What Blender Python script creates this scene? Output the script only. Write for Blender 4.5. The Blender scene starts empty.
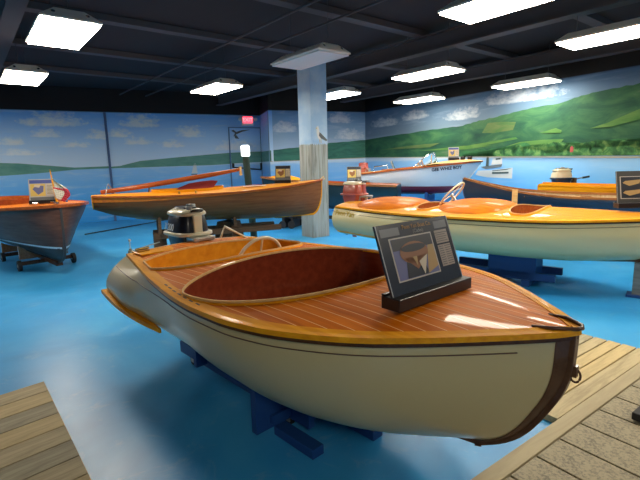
import bpy, math, random
from mathutils import Vector, Matrix
random.seed(7)
D = bpy.data
COL = bpy.context.scene.collection
PI = math.pi
R = math.radians

# ------------------------------------------------------------------ materials
def newmat(name):
    m = D.materials.new(name); m.use_nodes = True
    nt = m.node_tree; b = nt.nodes['Principled BSDF']
    return m, nt, b

def c4(c): return (c[0], c[1], c[2], 1)

def plain(name, col, rough=.5, metal=0, coat=0, spec=.5):
    m, nt, b = newmat(name)
    b.inputs['Base Color'].default_value = c4(col)
    b.inputs['Roughness'].default_value = rough
    b.inputs['Metallic'].default_value = metal
    b.inputs['Coat Weight'].default_value = coat
    b.inputs['Coat Roughness'].default_value = .06
    b.inputs['Specular IOR Level'].default_value = spec
    return m

def emit(name, col, s):
    m, nt, b = newmat(name)
    b.inputs['Base Color'].default_value = c4(col)
    b.inputs['Emission Color'].default_value = c4(col)
    b.inputs['Emission Strength'].default_value = s
    return m

def N(nt, t, **kw):
    n = nt.nodes.new(t)
    for k, v in kw.items(): setattr(n, k, v)
    return n

def math_n(nt, op, a, b=None, c=None):
    n = nt.nodes.new('ShaderNodeMath'); n.operation = op
    for i, v in enumerate((a, b, c)):
        if v is None: continue
        if isinstance(v, (int, float)): n.inputs[i].default_value = v
        else: nt.links.new(v, n.inputs[i])
    return n.outputs[0]

def mixc(nt, f, a, b):
    n = nt.nodes.new('ShaderNodeMix'); n.data_type = 'RGBA'
    for sock, v in ((n.inputs[0], f), (n.inputs[6], a), (n.inputs[7], b)):
        if isinstance(v, (int, float)): sock.default_value = v
        elif isinstance(v, (tuple, list)): sock.default_value = c4(v)
        else: nt.links.new(v, sock)
    return n.outputs[2]

def coords(nt, scale=(1, 1, 1)):
    tc = N(nt, 'ShaderNodeTexCoord'); mp = N(nt, 'ShaderNodeMapping')
    mp.inputs['Scale'].default_value = scale
    nt.links.new(tc.outputs['Object'], mp.inputs['Vector'])
    return mp.outputs[0], tc.outputs['Object']

def noise(nt, vec, scale, detail=4, rough=.5, dist=0):
    n = N(nt, 'ShaderNodeTexNoise')
    n.inputs['Scale'].default_value = scale; n.inputs['Detail'].default_value = detail
    n.inputs['Roughness'].default_value = rough; n.inputs['Distortion'].default_value = dist
    nt.links.new(vec, n.inputs['Vector'])
    return n.outputs['Fac']

def ramp(nt, fac, stops):
    n = N(nt, 'ShaderNodeValToRGB'); cr = n.color_ramp
    while len(cr.elements) < len(stops): cr.elements.new(.5)
    for e, (p, c) in zip(cr.elements, sorted(stops)):
        e.position = p; e.color = c4(c)
    nt.links.new(fac, n.inputs[0])
    return n.outputs[0]

def bump(nt, b, h, s=.2, d=.01):
    n = N(nt, 'ShaderNodeBump'); n.inputs['Strength'].default_value = s; n.inputs['Distance'].default_value = d
    nt.links.new(h, n.inputs['Height']); nt.links.new(n.outputs[0], b.inputs['Normal'])

def wood(name, light, dark, rough=.3, coat=1, grain=(1.2, 22, 22), stripe=None, stripecol=(.8, .65, .38), sw=.07, wide=None):
    """varnished timber, grain along local x; stripe = plank pitch across local y"""
    m, nt, b = newmat(name)
    v, raw = coords(nt, grain)
    f = noise(nt, v, 1.6, 5, .6, .4)
    col = ramp(nt, f, [(.28, dark), (.68, light)])
    if stripe:
        sp = N(nt, 'ShaderNodeSeparateXYZ'); nt.links.new(raw, sp.inputs[0])
        q = math_n(nt, 'DIVIDE', sp.outputs[1], stripe)
        fl = math_n(nt, 'FLOOR', q); fr = math_n(nt, 'SUBTRACT', q, fl)
        wn = N(nt, 'ShaderNodeTexWhiteNoise', noise_dimensions='1D'); nt.links.new(fl, wn.inputs['W'])
        tone = math_n(nt, 'MULTIPLY_ADD', wn.outputs[0], .35, .0)
        col = mixc(nt, tone, col, dark)
        ln = math_n(nt, 'LESS_THAN', fr, sw)
        col = mixc(nt, ln, col, stripecol)
    nt.links.new(col, b.inputs['Base Color'])
    b.inputs['Roughness'].default_value = max(rough, .5); b.inputs['Specular IOR Level'].default_value = .08
    b.inputs['Coat Weight'].default_value = min(coat, .6); b.inputs['Coat Roughness'].default_value = .06
    return m

MUR_SKY = [(0, (.03, .30, .74)), (.16, (.06, .36, .80)), (.30, (.17, .48, .88)), (.42, (.31, .59, .90)),
           (.432, (.62, .76, .90)), (.50, (.60, .76, .92)), (.64, (.46, .70, .95)), (.84, (.21, .50, .92)),
           (.849, (.12, .28, .56)), (.8505, (.012, .012, .014)), (1, (.012, .012, .014))]

def mural(name, clouds, deep=1.0):
    """hand painted lake and sky: colours of the paint itself, by height on the wall"""
    m, nt, b = newmat(name)
    v, raw = coords(nt, (1, 1, 1))
    sp = N(nt, 'ShaderNodeSeparateXYZ'); nt.links.new(raw, sp.inputs[0])
    X, Z = sp.outputs[0], sp.outputs[2]
    vs, _ = coords(nt, (.7, 1, 5))
    nz = noise(nt, vs, 1.5, 5, .6, .5)
    zq = math_n(nt, 'MULTIPLY', Z, .25)
    # brush wobble, only in the sky and water bands (fades out at the top edge)
    lim = math_n(nt, 'LESS_THAN', Z, 3.33)
    wob = math_n(nt, 'MULTIPLY', math_n(nt, 'SUBTRACT', nz, .5), .02)
    zz = math_n(nt, 'ADD', zq, math_n(nt, 'MULTIPLY', wob, lim))
    col = ramp(nt, zz, [(p, tuple(x * (1 - (1 - deep) * min(1, max(0, (p - .43) / .2))) for x in c)) for p, c in MUR_SKY])
    # loose streaks of pale paint
    st = ramp(nt, nz, [(.52, (0, 0, 0)), (.72, (.4, .4, .4))])
    low = math_n(nt, 'LESS_THAN', Z, 3.39)
    amt = math_n(nt, 'MULTIPLY', math_n(nt, 'MULTIPLY', st, low), 1.0)
    col = mixc(nt, math_n(nt, 'MULTIPLY', amt, deep), col, (.62, .74, .84))
    vc, _ = coords(nt, (1, 1, 1.6))
    cn = noise(nt, vc, 4.2, 7, .68)
    for (cx, cz, rx, rz) in clouds:
        rx, rz = rx * 1.1, rz * 1.15
        dx = math_n(nt, 'DIVIDE', math_n(nt, 'SUBTRACT', X, cx), rx)
        z0 = cz - rz * .55
        dzr = math_n(nt, 'DIVIDE', math_n(nt, 'SUBTRACT', Z, z0), rz * 1.45)
        # flat-bottomed: below the base falls off fast
        under = math_n(nt, 'MULTIPLY', math_n(nt, 'MINIMUM', dzr, 0), 5)
        dz = math_n(nt, 'ADD', math_n(nt, 'MAXIMUM', dzr, 0), under)
        d = math_n(nt, 'ADD', math_n(nt, 'MULTIPLY', dx, dx), math_n(nt, 'MULTIPLY', dz, dz))
        k = math_n(nt, 'ADD', d, math_n(nt, 'MULTIPLY', math_n(nt, 'SUBTRACT', cn, .47), 4.2))
        mk = N(nt, 'ShaderNodeMapRange'); mk.clamp = True
        mk.inputs['From Min'].default_value = 1.15; mk.inputs['From Max'].default_value = .1
        mk.inputs['To Max'].default_value = .9
        nt.links.new(k, mk.inputs[0])
        cc = mixc(nt, cn, (.72, .78, .84), (1, 1, .96))
        col = mixc(nt, math_n(nt, 'MULTIPLY', mk.outputs[0], math_n(nt, 'MULTIPLY', low, .15 + .85 * deep)), col, cc)
    nt.links.new(col, b.inputs['Base Color'])
    b.inputs['Roughness'].default_value = .55
    b.inputs['Specular IOR Level'].default_value = .25
    return m

def hills_mat(name, stops, sc=2.2, zsq=3):
    m, nt, b = newmat(name)
    v, raw = coords(nt, (.8, 1, zsq))
    f = noise(nt, v, sc, 6, .6, .6)
    nt.links.new(ramp(nt, f, stops), b.inputs['Base Color'])
    b.inputs['Roughness'].default_value = .6; b.inputs['Specular IOR Level'].default_value = .2
    return m

M = {}
M['deck'] = wood('deck_planks', (.84, .23, .004), (.50, .10, .002), .25, .22, (1.0, 16, 16), .062, (.95, .60, .26), .06)
M['deck_gold'] = wood('golden_deck_planks', (.82, .34, .008), (.62, .20, .004), .25, .3, (1.0, 16, 16), .062, (.78, .46, .16), .06)
M['gold'] = wood('golden_varnish', (.92, .42, .014), (.74, .27, .007), .32, .2, (2, 20, 20))
M['gold_flat'] = wood('golden_ply', (.88, .38, .025), (.72, .25, .012), .4, .3, (1, 9, 9))
M['cover'] = wood('matt_varnished_cover', (.70, .20, .006), (.44, .10, .003), .5, .12, (1, 12, 12))
M['mahog'] = wood('dark_mahogany', (.24, .040, .014), (.15, .022, .008), .16, .8, (1, 12, 12))
M['mahog_or'] = wood('orange_mahogany', (.50, .13, .03), (.30, .06, .014), .2, 1, (1, 12, 12))
M['trim'] = wood('pale_coaming_trim', (.85, .58, .26), (.72, .42, .15), .4, .3)
M['rubdark'] = wood('dark_rub_strip', (.10, .045, .02), (.05, .02, .01), .4, .3)
M['stem'] = wood('brown_stem_wood', (.13, .065, .035), (.07, .032, .018), .4, .4, (6, 6, 6))
M['caneint'] = wood('pale_canoe_ribs', (.66, .52, .34), (.48, .32, .16), .5, .3, (14, 2, 2))
M['brownrail'] = wood('brown_gunwale', (.42, .19, .07), (.25, .09, .03), .3, .8)
M['cream'] = plain('cream_hull_paint', (.58, .485, .25), .28, 0, .08)
M['cream2'] = plain('ivory_hull_paint', (.78, .65, .34), .26, 0, .08)
M['teal'] = plain('dark_teal_hull_paint', (.006, .032, .05), .35, 0, .1)
M['navy'] = plain('navy_hull_paint', (.010, .035, .085), .35, 0, .1)
M['maroon'] = plain('maroon_paint', (.22, .015, .035), .35, 0, .3)
M['palehull'] = plain('pale_blue_white_paint', (.62, .70, .78), .2, 0, .7)
M['white'] = plain('white_paint', (.8, .8, .78), .4)
M['red'] = plain('red_cloth', (.36, .03, .03), .6)
M['black'] = plain('black_plastic', (.012, .012, .014), .3)
M['blackm'] = plain('matt_black', (.02, .02, .022), .7)
M['chrome'] = plain('chrome', (.8, .8, .82), .12, 1)
M['steel'] = plain('dull_steel', (.45, .45, .42), .35, .8)
M['ivory'] = plain('ivory_wheel', (.80, .70, .48), .35, 0, .5)
M['beige'] = plain('beige_enamel', (.62, .57, .40), .35, 0, .5)
M['engblk'] = plain('blue_black_enamel', (.010, .011, .018), .3, 0, .15)
M['engred'] = plain('dull_red_enamel', (.42, .085, .06), .3, 0, .6)
M['blue'] = plain('stand_blue_paint', (.012, .065, .24), .5)
M['brass'] = plain('brass', (.55, .38, .12), .3, 1)
M['gilt'] = plain('gilt_paint', (.62, .40, .03), .4)
M['rubber'] = plain('black_rubber', (.015, .015, .015), .6)
M['pinline'] = plain('brown_pinstripe', (.12, .06, .04), .5)
M['housing'] = plain('white_fixture_housing', (.92, .91, .85), .45)
M['lens_off'] = plain('unlit_diffuser', (.72, .72, .70), .5)
M['lens'] = emit('lit_diffuser', (1, .90, .74), 32)
M['lens_cool'] = emit('lit_cool_diffuser', (.90, .96, 1), 30)
M['ceil'] = plain('black_ceiling_paint', (.03, .03, .034), .9, spec=.2)
M['beam'] = plain('black_beam_paint', (.075, .075, .085), .75, spec=.3)
M['lampglow'] = emit('lit_lamp_globe', (1, .98, .92), 5)
M['exitred'] = emit('lit_exit_red', (1, .06, .10), 2.2)
M['exitface'] = emit('exit_face', (1, .42, .46), 1.0)
M['greenpost'] = plain('dark_green_post', (.018, .045, .032), .6)
M['pale'] = plain('grey_dock_trim', (.4, .36, .26), .7)
M['glass'] = plain('clear_glass', (.9, .95, .95), .03)
M['glass'].node_tree.nodes['Principled BSDF'].inputs['Transmission Weight'].default_value = 1
M['glass'].node_tree.nodes['Principled BSDF'].inputs['IOR'].default_value = 1.05

# board with weathered grey-tan planks
def weathered(name, light, dark, sc=(1.5, 14, 14), speck=0):
    m, nt, b = newmat(name)
    v, raw = coords(nt, sc)
    inf = N(nt, 'ShaderNodeObjectInfo')
    f = noise(nt, v, 1.8, 6, .65, .6)
    col = ramp(nt, f, [(.3, dark), (.62, light)])
    if speck:
        v2, _ = coords(nt, (1, 1, 1))
        g = noise(nt, v2, 70, 3, .7)
        g2 = noise(nt, v2, 5, 3, .6)
        sp = ramp(nt, math_n(nt, 'MULTIPLY_ADD', g2, .35, math_n(nt, 'MULTIPLY', g, .75)), [(.44, (.13, .115, .08)), (.60, light)])
        col = mixc(nt, speck, col, sp)
    nt.links.new(col, b.inputs['Base Color'])
    b.inputs['Roughness'].default_value = .65
    bump(nt, b, f, .25, .004)
    return m
M['plank'] = weathered('weathered_dock_plank', (.50, .41, .23), (.30, .235, .13))
M['plank_b'] = weathered('greyer_dock_plank', (.40, .35, .22), (.20, .17, .11))
M['plank_c'] = weathered('yellow_dock_plank', (.58, .45, .22), (.40, .30, .14))
M['grit'] = weathered('gritty_deck_board', (.34, .29, .185), (.27, .23, .14), (1, 4, 4), .85)
M['border'] = weathered('dock_border_plank', (.42, .35, .21), (.33, .27, .16), (1, 10, 10))

def floor_mat():
    m, nt, b = newmat('painted_water_floor')
    v, raw = coords(nt, (1, 1, 1))
    f = noise(nt, v, .7, 5, .6, .6)
    col = ramp(nt, f, [(.3, (.022, .25, .60)), (.5, (.035, .33, .72)), (.72, (.08, .43, .80))])
    v2, _ = coords(nt, (2.2, 2.2, 1))
    g = noise(nt, v2, 1.3, 8, .72, 1.2)
    pale = ramp(nt, g, [(.55, (0, 0, 0)), (.80, (.55, .55, .55))])
    col = mixc(nt, pale, col, (.36, .56, .72))
    # scattered pale chips
    ch = noise(nt, v, 26, 2, .5)
    chip = math_n(nt, 'GREATER_THAN', ch, .80)
    col = mixc(nt, chip, col, (.5, .6, .6))
    nt.links.new(col, b.inputs['Base Color'])
    r = N(nt, 'ShaderNodeMapRange'); r.inputs['To Min'].default_value = .20; r.inputs['To Max'].default_value = .46
    nt.links.new(g, r.inputs[0]); nt.links.new(r.outputs[0], b.inputs['Roughness'])
    bump(nt, b, g, .12, .01)
    return m
M['floor'] = floor_mat()

def piling_mat(turn):
    m, nt, b = newmat('painted_pilings')
    v, raw = coords(nt, (1, 1, 1))
    sp = N(nt, 'ShaderNodeSeparateXYZ'); nt.links.new(raw, sp.inputs[0])
    u = math_n(nt, 'ADD', sp.outputs[0], sp.outputs[1])
    cb = N(nt, 'ShaderNodeCombineXYZ')
    nt.links.new(math_n(nt, 'MULTIPLY', u, 26), cb.inputs[0])
    nt.links.new(math_n(nt, 'MULTIPLY', sp.outputs[2], .9), cb.inputs[2])
    f = noise(nt, cb.outputs[0], 1.0, 5, .6, .8)
    pil = ramp(nt, f, [(.30, (.08, .075, .06)), (.42, (.24, .25, .22)), (.56, (.40, .42, .38)), (.7, (.34, .40, .42))])
    cb2 = N(nt, 'ShaderNodeCombineXYZ')
    nt.links.new(math_n(nt, 'MULTIPLY', u, 1.6), cb2.inputs[0]); nt.links.new(math_n(nt, 'MULTIPLY', sp.outputs[2], 1.6), cb2.inputs[2])
    cl = noise(nt, cb2.outputs[0], 1.0, 4, .6)
    sky = ramp(nt, cl, [(.45, (.30, .48, .70)), (.62, (.42, .58, .74)), (.75, (.66, .72, .76))])
    st = noise(nt, cb.outputs[0], 1.3, 1)
    edge = math_n(nt, 'GREATER_THAN', sp.outputs[2], math_n(nt, 'MULTIPLY_ADD', st, .12, 2.04))
    nt.links.new(mixc(nt, edge, pil, sky), b.inputs['Base Color'])
    b.inputs['Roughness'].default_value = .6
    return m
M['column'] = piling_mat(0)

# ------------------------------------------------------------------ mesh helpers
def link(o, parent=None):
    COL.objects.link(o)
    if parent is not None: o.parent = parent
    return o

def tag(o, label=None, cat=None, group=None, kind=None):
    if label: o['label'] = label
    if cat: o['category'] = cat
    if group: o['group'] = group
    if kind: o['kind'] = kind
    return o

def empty(name, loc=(0, 0, 0), rz=0, label=None, cat=None, group=None):
    o = D.objects.new(name, None); link(o)
    o.location = loc; o.rotation_euler = (0, 0, rz); o.empty_display_size = .1
    return tag(o, label, cat, group)

def copy_tree(o, parent=None):
    c = o.copy(); COL.objects.link(c); c.parent = parent
    for ch in [x for x in D.objects if x.parent == o]: copy_tree(ch, c)
    return c

class MB:
    def __init__(s): s.v = []; s.f = []; s.m = []; s.s = []; s.mats = []
    def mi(s, mat):
        if mat is None: return 0
        if mat not in s.mats: s.mats.append(mat)
        return s.mats.index(mat)
    def add(s, vs, fs, mat=None, smooth=False):
        o = len(s.v); k = s.mi(mat)
        s.v += [tuple(p) for p in vs]
        for f in fs: s.f.append([i + o for i in f]); s.m.append(k); s.s.append(smooth)
    def box(s, c, d, mat=None, rz=0, rx=0, ry=0, taper=1):
        mt = Matrix.Rotation(rz, 3, 'Z') @ Matrix.Rotation(ry, 3, 'Y') @ Matrix.Rotation(rx, 3, 'X')
        vs = []
        for z in (-1, 1):
            t = taper if z > 0 else 1
            for x, y in ((-1, -1), (1, -1), (1, 1), (-1, 1)):
                vs.append(Vector(c) + mt @ Vector((x * d[0] / 2 * t, y * d[1] / 2 * t, z * d[2] / 2)))
        s.add(vs, [(3, 2, 1, 0), (4, 5, 6, 7), (0, 1, 5, 4), (1, 2, 6, 5), (2, 3, 7, 6), (3, 0, 4, 7)], mat)
    def loft(s, rings, mat=None, smooth=True, caps=True, closed_ring=True, loop=False):
        n = len(rings[0]); vs = [p for r in rings for p in r]; fs = []
        m = len(rings)
        for i in range(m if loop else m - 1):
            j2 = (i + 1) % m
            for j in range(n if closed_ring else n - 1):
                k = (j + 1) % n
                fs.append((i * n + j, i * n + k, j2 * n + k, j2 * n + j))
        s.add(vs, fs, mat, smooth)
        if caps and not loop and closed_ring:
            s.add(rings[0], [tuple(range(n))[::-1]], mat); s.add(rings[-1], [tuple(range(n))], mat)
    def tube(s, path, r, mat=None, n=10, loop=False, sx=1):
        P = [Vector(p) for p in path]; rings = []
        up = Vector((0, 0, 1))
        m = len(P)
        for i, p in enumerate(P):
            a = P[(i - 1) % m] if (loop or i > 0) else P[i]
            b = P[(i + 1) % m] if (loop or i < m - 1) else P[i]
            t = (b - a).normalized()
            u = up if abs(t.z) < .93 else Vector((1, 0, 0))
            x = t.cross(u).normalized(); y = x.cross(t).normalized()
            rr = r[i] if isinstance(r, (list, tuple)) else r
            rings.append([p + x * rr * sx * math.cos(2 * PI * k / n) + y * rr * math.sin(2 * PI * k / n) for k in range(n)])
        s.loft(rings, mat, True, True, True, loop)
    def sweep(s, path, w, h, mat=None, loop=False, up=Vector((0, 0, 1))):
        """rectangular section: w across (horizontal), h along up"""
        P = [Vector(p) for p in path]; rings = []; m = len(P)
        for i, p in enumerate(P):
            a = P[(i - 1) % m] if (loop or i > 0) else P[i]
            b = P[(i + 1) % m] if (loop or i < m - 1) else P[i]
            t = (b - a).normalized(); x = t.cross(up).normalized(); y = x.cross(t).normalized()
            ww = w[i] if isinstance(w, (list, tuple)) else w
            hh = h[i] if isinstance(h, (list, tuple)) else h
            rings.append([p + x * ww / 2 * a_ + y * hh / 2 * b_ for a_, b_ in ((-1, -1), (1, -1), (1, 1), (-1, 1))])
        s.loft(rings, mat, False, True, True, loop)
    def disc(s, c, r, depth, axis, mat=None, n=20, r2=None):
        a = Vector(axis).normalized(); u = Vector((0, 0, 1)) if abs(a.z) < .9 else Vector((1, 0, 0))
        x = a.cross(u).normalized(); y = a.cross(x)
        r2 = r if r2 is None else r2
        rings = [[Vector(c) + a * d + (x * math.cos(2 * PI * k / n) + y * math.sin(2 * PI * k / n)) * rr for k in range(n)] for d, rr in ((-depth / 2, r), (depth / 2, r2))]
        s.loft(rings, mat, False)
        s.s[-n - 2:-2] = [True] * n
    def poly(s, pts, y, mat=None, th=0):
        """polygon given in local x,z at a given y facing -y"""
        n = len(pts)
        if th:
            s.loft([[(p[0], y + th, p[1]) for p in pts], [(p[0], y, p[1]) for p in pts]], mat, False)
        else:
            s.add([(p[0], y, p[1]) for p in pts], [tuple(range(n))], mat)
    def build(s, name, mat=None, parent=None, bevel=0, loc=None, rot=None):
        me = D.meshes.new(name); me.from_pydata(s.v, [], s.f)
        if s.mats:
            for m in s.mats: me.materials.append(m)
            for p, k in zip(me.polygons, s.m): p.material_index = k
        elif mat: me.materials.append(mat)
        for p, k in zip(me.polygons, s.s): p.use_smooth = k
        me.update()
        o = D.objects.new(name, me); link(o, parent)
        if loc: o.location = loc
        if rot: o.rotation_euler = rot
        if bevel:
            b = o.modifiers.new('bevel', 'BEVEL'); b.width = bevel; b.segments = 2; b.limit_method = 'ANGLE'
        return o

def text_part(name, txt, size, mat, parent, loc, rot, depth=.001, align='CENTER', shear=0, bold=0):
    cu = D.curves.new(name, 'FONT'); cu.body = txt; cu.size = size; cu.extrude = depth
    cu.align_x = align; cu.align_y = 'CENTER'; cu.shear = shear; cu.offset = bold
    t = D.objects.new(name, cu); COL.objects.link(t)
    dg = bpy.context.evaluated_depsgraph_get(); dg.update()
    me = D.meshes.new_from_object(t.evaluated_get(dg)); me.name = name
    D.objects.remove(t); D.curves.remove(cu)
    me.materials.clear(); me.materials.append(mat)
    o = D.objects.new(name, me); link(o, parent); o.location = loc; o.rotation_euler = rot
    return o

def interp(tab, x):
    """smooth (monotone-ish cubic hermite) table lookup"""
    if x <= tab[0][0]: return tab[0][1]
    if x >= tab[-1][0]: return tab[-1][1]
    n = len(tab)
    for i in range(n - 1):
        if tab[i][0] <= x <= tab[i + 1][0]: break
    def sl(j):
        if j == 0: return (tab[1][1] - tab[0][1]) / (tab[1][0] - tab[0][0])
        if j == n - 1: return (tab[-1][1] - tab[-2][1]) / (tab[-1][0] - tab[-2][0])
        d0 = (tab[j][1] - tab[j - 1][1]) / (tab[j][0] - tab[j - 1][0]); d1 = (tab[j + 1][1] - tab[j][1]) / (tab[j + 1][0] - tab[j][0])
        return 0 if d0 * d1 < 0 else 2 * d0 * d1 / (d0 + d1 + (1e-9 if d0 + d1 >= 0 else -1e-9))
    h = tab[i + 1][0] - tab[i][0]; t = (x - tab[i][0]) / h
    a, b = tab[i][1], tab[i + 1][1]; m0, m1 = sl(i) * h, sl(i + 1) * h
    return (2*t**3 - 3*t*t + 1) * a + (t**3 - 2*t*t + t) * m0 + (-2*t**3 + 3*t*t) * b + (t**3 - t*t) * m1

# ------------------------------------------------------------------ hulls
class Hull:
    """x = forward, y = port, z up; all boats are built from their lines"""
    def __init__(s, L, hb, zs, zk, stem, n, tb, camber=.05, blend=4, cp=1):
        s.L, s.hb, s.zs, s.zk, s.stem, s.n, s.tb, s.camber, s.blend = L, hb, zs, zk, stem, n, tb, camber, blend
        s.cp = cp; s.hmax = max(v for _, v in hb)
    def HB(s, f): return interp(s.hb, f)
    def ZS(s, f): return interp(s.zs, f)
    def ZK(s, f): return interp(s.zk, f)
    def pt(s, f, side, a, off=0):
        n = interp(s.n, f); th = min(max(a, 0), 1) * PI / 2
        gy = max(math.cos(th), 0) ** (2 / n); gz = max(math.sin(th), 0) ** (2 / n)
        zs, zk, hb = s.ZS(f), s.ZK(f), s.HB(f)
        z = zs - (zs - zk) * gz
        y = hb * (gy + interp(s.tb, f) * 4 * gz * (1 - gz) * (gy if gz > .5 else 1) )
        back = interp(s.stem, z)
        x = s.L * f - back * f ** s.blend
        return Vector((x, side * (y + off), z - off * gz * .8))
    def a_for(s, f, gz):
        n = interp(s.n, f); return math.asin(gz ** (n / 2)) / (PI / 2)
    def decz(s, x, t):
        f = min(max(x / s.L, 0), 1); hb = max(s.HB(f), 1e-4)
        return s.ZS(f) + s.camber * (hb / s.hmax) ** (s.cp if f < .35 else 1 + (s.cp - 1) * max(0, 1 - (f - .35) / .2)) * (1 - min((t / hb) ** 2, 1))
    def skin(s, name, mat, parent, nf=56, na=22, band=None, solid=0):
        mb = MB()
        fs = [i / nf for i in range(nf + 1)]
        fs = [f if f < .8 else .8 + .2 * (1 - (1 - (f - .8) / .2) ** 1.5) for f in fs]
        for side in (-1, 1):
            for j in range(na):
                a0, a1 = j / na, (j + 1) / na
                for k in range(nf):
                    q = [s.pt(fs[k], side, a0), s.pt(fs[k], side, a1), s.pt(fs[k + 1], side, a1), s.pt(fs[k + 1], side, a0)]
                    mb.v += q
        # regular grid instead of loose quads (shared vertices shade smoothly)
        mb = MB()
        for side in (-1, 1):
            rings = [[s.pt(f, side, j / na) for j in range(na + 1)] for f in fs]
            if side > 0: rings = [r[::-1] for r in rings]
            o = len(mb.v); n = na + 1
            mb.v += [p for r in rings for p in r]
            for i in range(nf):
                for j in range(na):
                    quad = [o + i * n + j, o + i * n + j + 1, o + (i + 1) * n + j + 1, o + (i + 1) * n + j]
                    zc = sum(mb.v[q][2] for q in quad) / 4
                    mb.f.append(quad); mb.s.append(True)
                    mb.m.append(mb.mi(band(((fs[i] + fs[i + 1]) / 2), zc) if band else mat))
        o = mb.build(name, mat, parent)
        if solid:
            md = o.modifiers.new('s', 'SOLIDIFY'); md.thickness = solid; md.offset = 0
        return o
    def bottom_paint(s, name, mat, parent, zl):
        mb = MB()
        for side in (-1, 1):
            rows = []
            for i in range(57):
                f = i / 56; g = (s.ZS(f) - zl(f)) / (s.ZS(f) - s.ZK(f)); a0 = s.a_for(f, min(max(g, .02), .995))
                rows.append([s.pt(f, side, a0 + (1 - a0) * j / 12, .003) for j in range(13)])
            mb.loft(rows if side < 0 else [r_[::-1] for r_ in rows], mat, True, False, False)
        return mb.build(name, mat, parent)
    def transom(s, name, mat, parent, th=.02):
        pr = [s.pt(0, 1, j / 20) for j in range(21)] + [s.pt(0, -1, 1 - j / 20) for j in range(1, 21)]
        top = [Vector((0, t, s.decz(0, t))) for t in [s.HB(0) * k for k in (-.75, -.5, -.25, 0, .25, .5, .75)]]
        pr = pr + top
        mb = MB(); mb.loft([[p + Vector((th * .5, 0, 0)) for p in pr], [p - Vector((th, 0, 0)) for p in pr]], mat, False)
        return mb.build(name, mat, parent)
    def deck(s, name, mat, parent, ops, cols=9, x0=0, x1=None, inset=0):
        x1 = s.L if x1 is None else x1
        xs = set([x0, x1]); n = 60
        for i in range(n + 1): xs.add(x0 + (x1 - x0) * i / n)
        for i in range(13): xs.add(x1 - (x1 - x0) * .08 * (i / 12) ** 2)
        for (c, a, b, q, a2) in ops:
            for i in range(37):
                g = -math.cos(PI * i / 36); xs.add(c + (a if g < 0 else a2) * g)
        xs = sorted(xs); xs = [x for i, x in enumerate(xs) if i == 0 or x - xs[i - 1] > 1e-5]
        def w(x):
            for (c, a, b, q, a2) in ops:
                d = abs(x - c) / (a if x < c else a2)
                if d < 1 - 1e-9: return min(b * (1 - d ** q) ** (1 / q), s.HB(x / s.L) - .03)
            return 0
        mb = MB()
        for side in (-1, 1):
            o = len(mb.v)
            for x in xs:
                wi, hb = w(x), max(s.HB(x / s.L) - inset, 0)
                for j in range(cols + 1):
                    t = wi + (hb - wi) * j / cols
                    mb.v.append(Vector((x, side * t, s.decz(x, t))))
            nn = cols + 1
            for i in range(len(xs) - 1):
                xm = (xs[i] + xs[i + 1]) / 2
                for j in range(cols):
                    q_ = [o + i * nn + j, o + (i + 1) * nn + j, o + (i + 1) * nn + j + 1, o + i * nn + j + 1]
                    if side < 0: q_ = q_[::-1]
                    mb.f.append(q_); mb.m.append(0); mb.s.append(True)
        return mb.build(name, mat, parent)
    def rim(s, op, n=72, lift=0, grow=0):
        c, a, b, q, a2 = op; out = []
        for i in range(n):
            th = 2 * PI * i / n
            cx, cy = math.cos(th), math.sin(th)
            x = c + ((a if cx < 0 else a2) + grow) * math.copysign(abs(cx) ** (2 / q), cx)
            t = (b + grow) * math.copysign(abs(cy) ** (2 / q), cy)
            lim = s.HB(x / s.L) - .03
            t = max(-lim, min(lim, t))
            out.append(Vector((x, t, s.decz(x, t) + lift)))
        return out
    def tub(s, name, op, depth, mat, floor_mat, parent, shrink=.82, lip=.02):
        top = s.rim(op, lift=lip); mid = s.rim(op, lift=-.02)
        c = op[0]; zf = s.ZS(c / s.L) - depth
        bot = [Vector((c + (p.x - c) * .97, p.y * shrink, zf)) for p in top]
        mb = MB(); mb.loft([top, mid, bot], mat, True, False)
        mb.add(bot, [tuple(range(len(bot)))], floor_mat)
        return mb.build(name, mat, parent)
    def sheer_path(s, side, n=48, off=0, dz=0, f0=0, f1=1):
        return [s.pt(f0 + (f1 - f0) * (1 - (1 - i / n) ** 1.5), side, 0) + Vector((0, side * off, dz)) for i in range(n + 1)]
    def rails(s, name, mat, parent, w=.03, h=.035, off=.008, dz=0, f1=1):
        pth = s.sheer_path(-1, off=off, dz=dz, f1=f1)[:-1] + [Vector((s.L * f1 + off, 0, s.ZS(1) + dz))] + s.sheer_path(1, off=off, dz=dz, f1=f1)[:-1][::-1]
        mb = MB(); mb.sweep(pth, w, h, mat)
        return mb.build(name, mat, parent)
    def cover(s, name, mat, parent, w=.06, lift=.004, f1=.995):
        mb = MB()
        for side in (-1, 1):
            n = 50; rows = []
            for i in range(n + 1):
                f = f1 * (1 - (1 - i / n) ** 1.4); hb = s.HB(f); x = s.L * f
                ti = max(hb - w, 0)
                rows.append([Vector((x, side * hb, s.decz(x, hb) + lift)), Vector((x, side * ti, s.decz(x, ti) + lift)),
                             Vector((x, side * ti, s.decz(x, ti) - .004)), Vector((x, side * hb, s.decz(x, hb) - .004))])
            mb.loft(rows if side < 0 else [r[::-1] for r in rows], mat, False)
        return mb.build(name, mat, parent)
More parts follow.
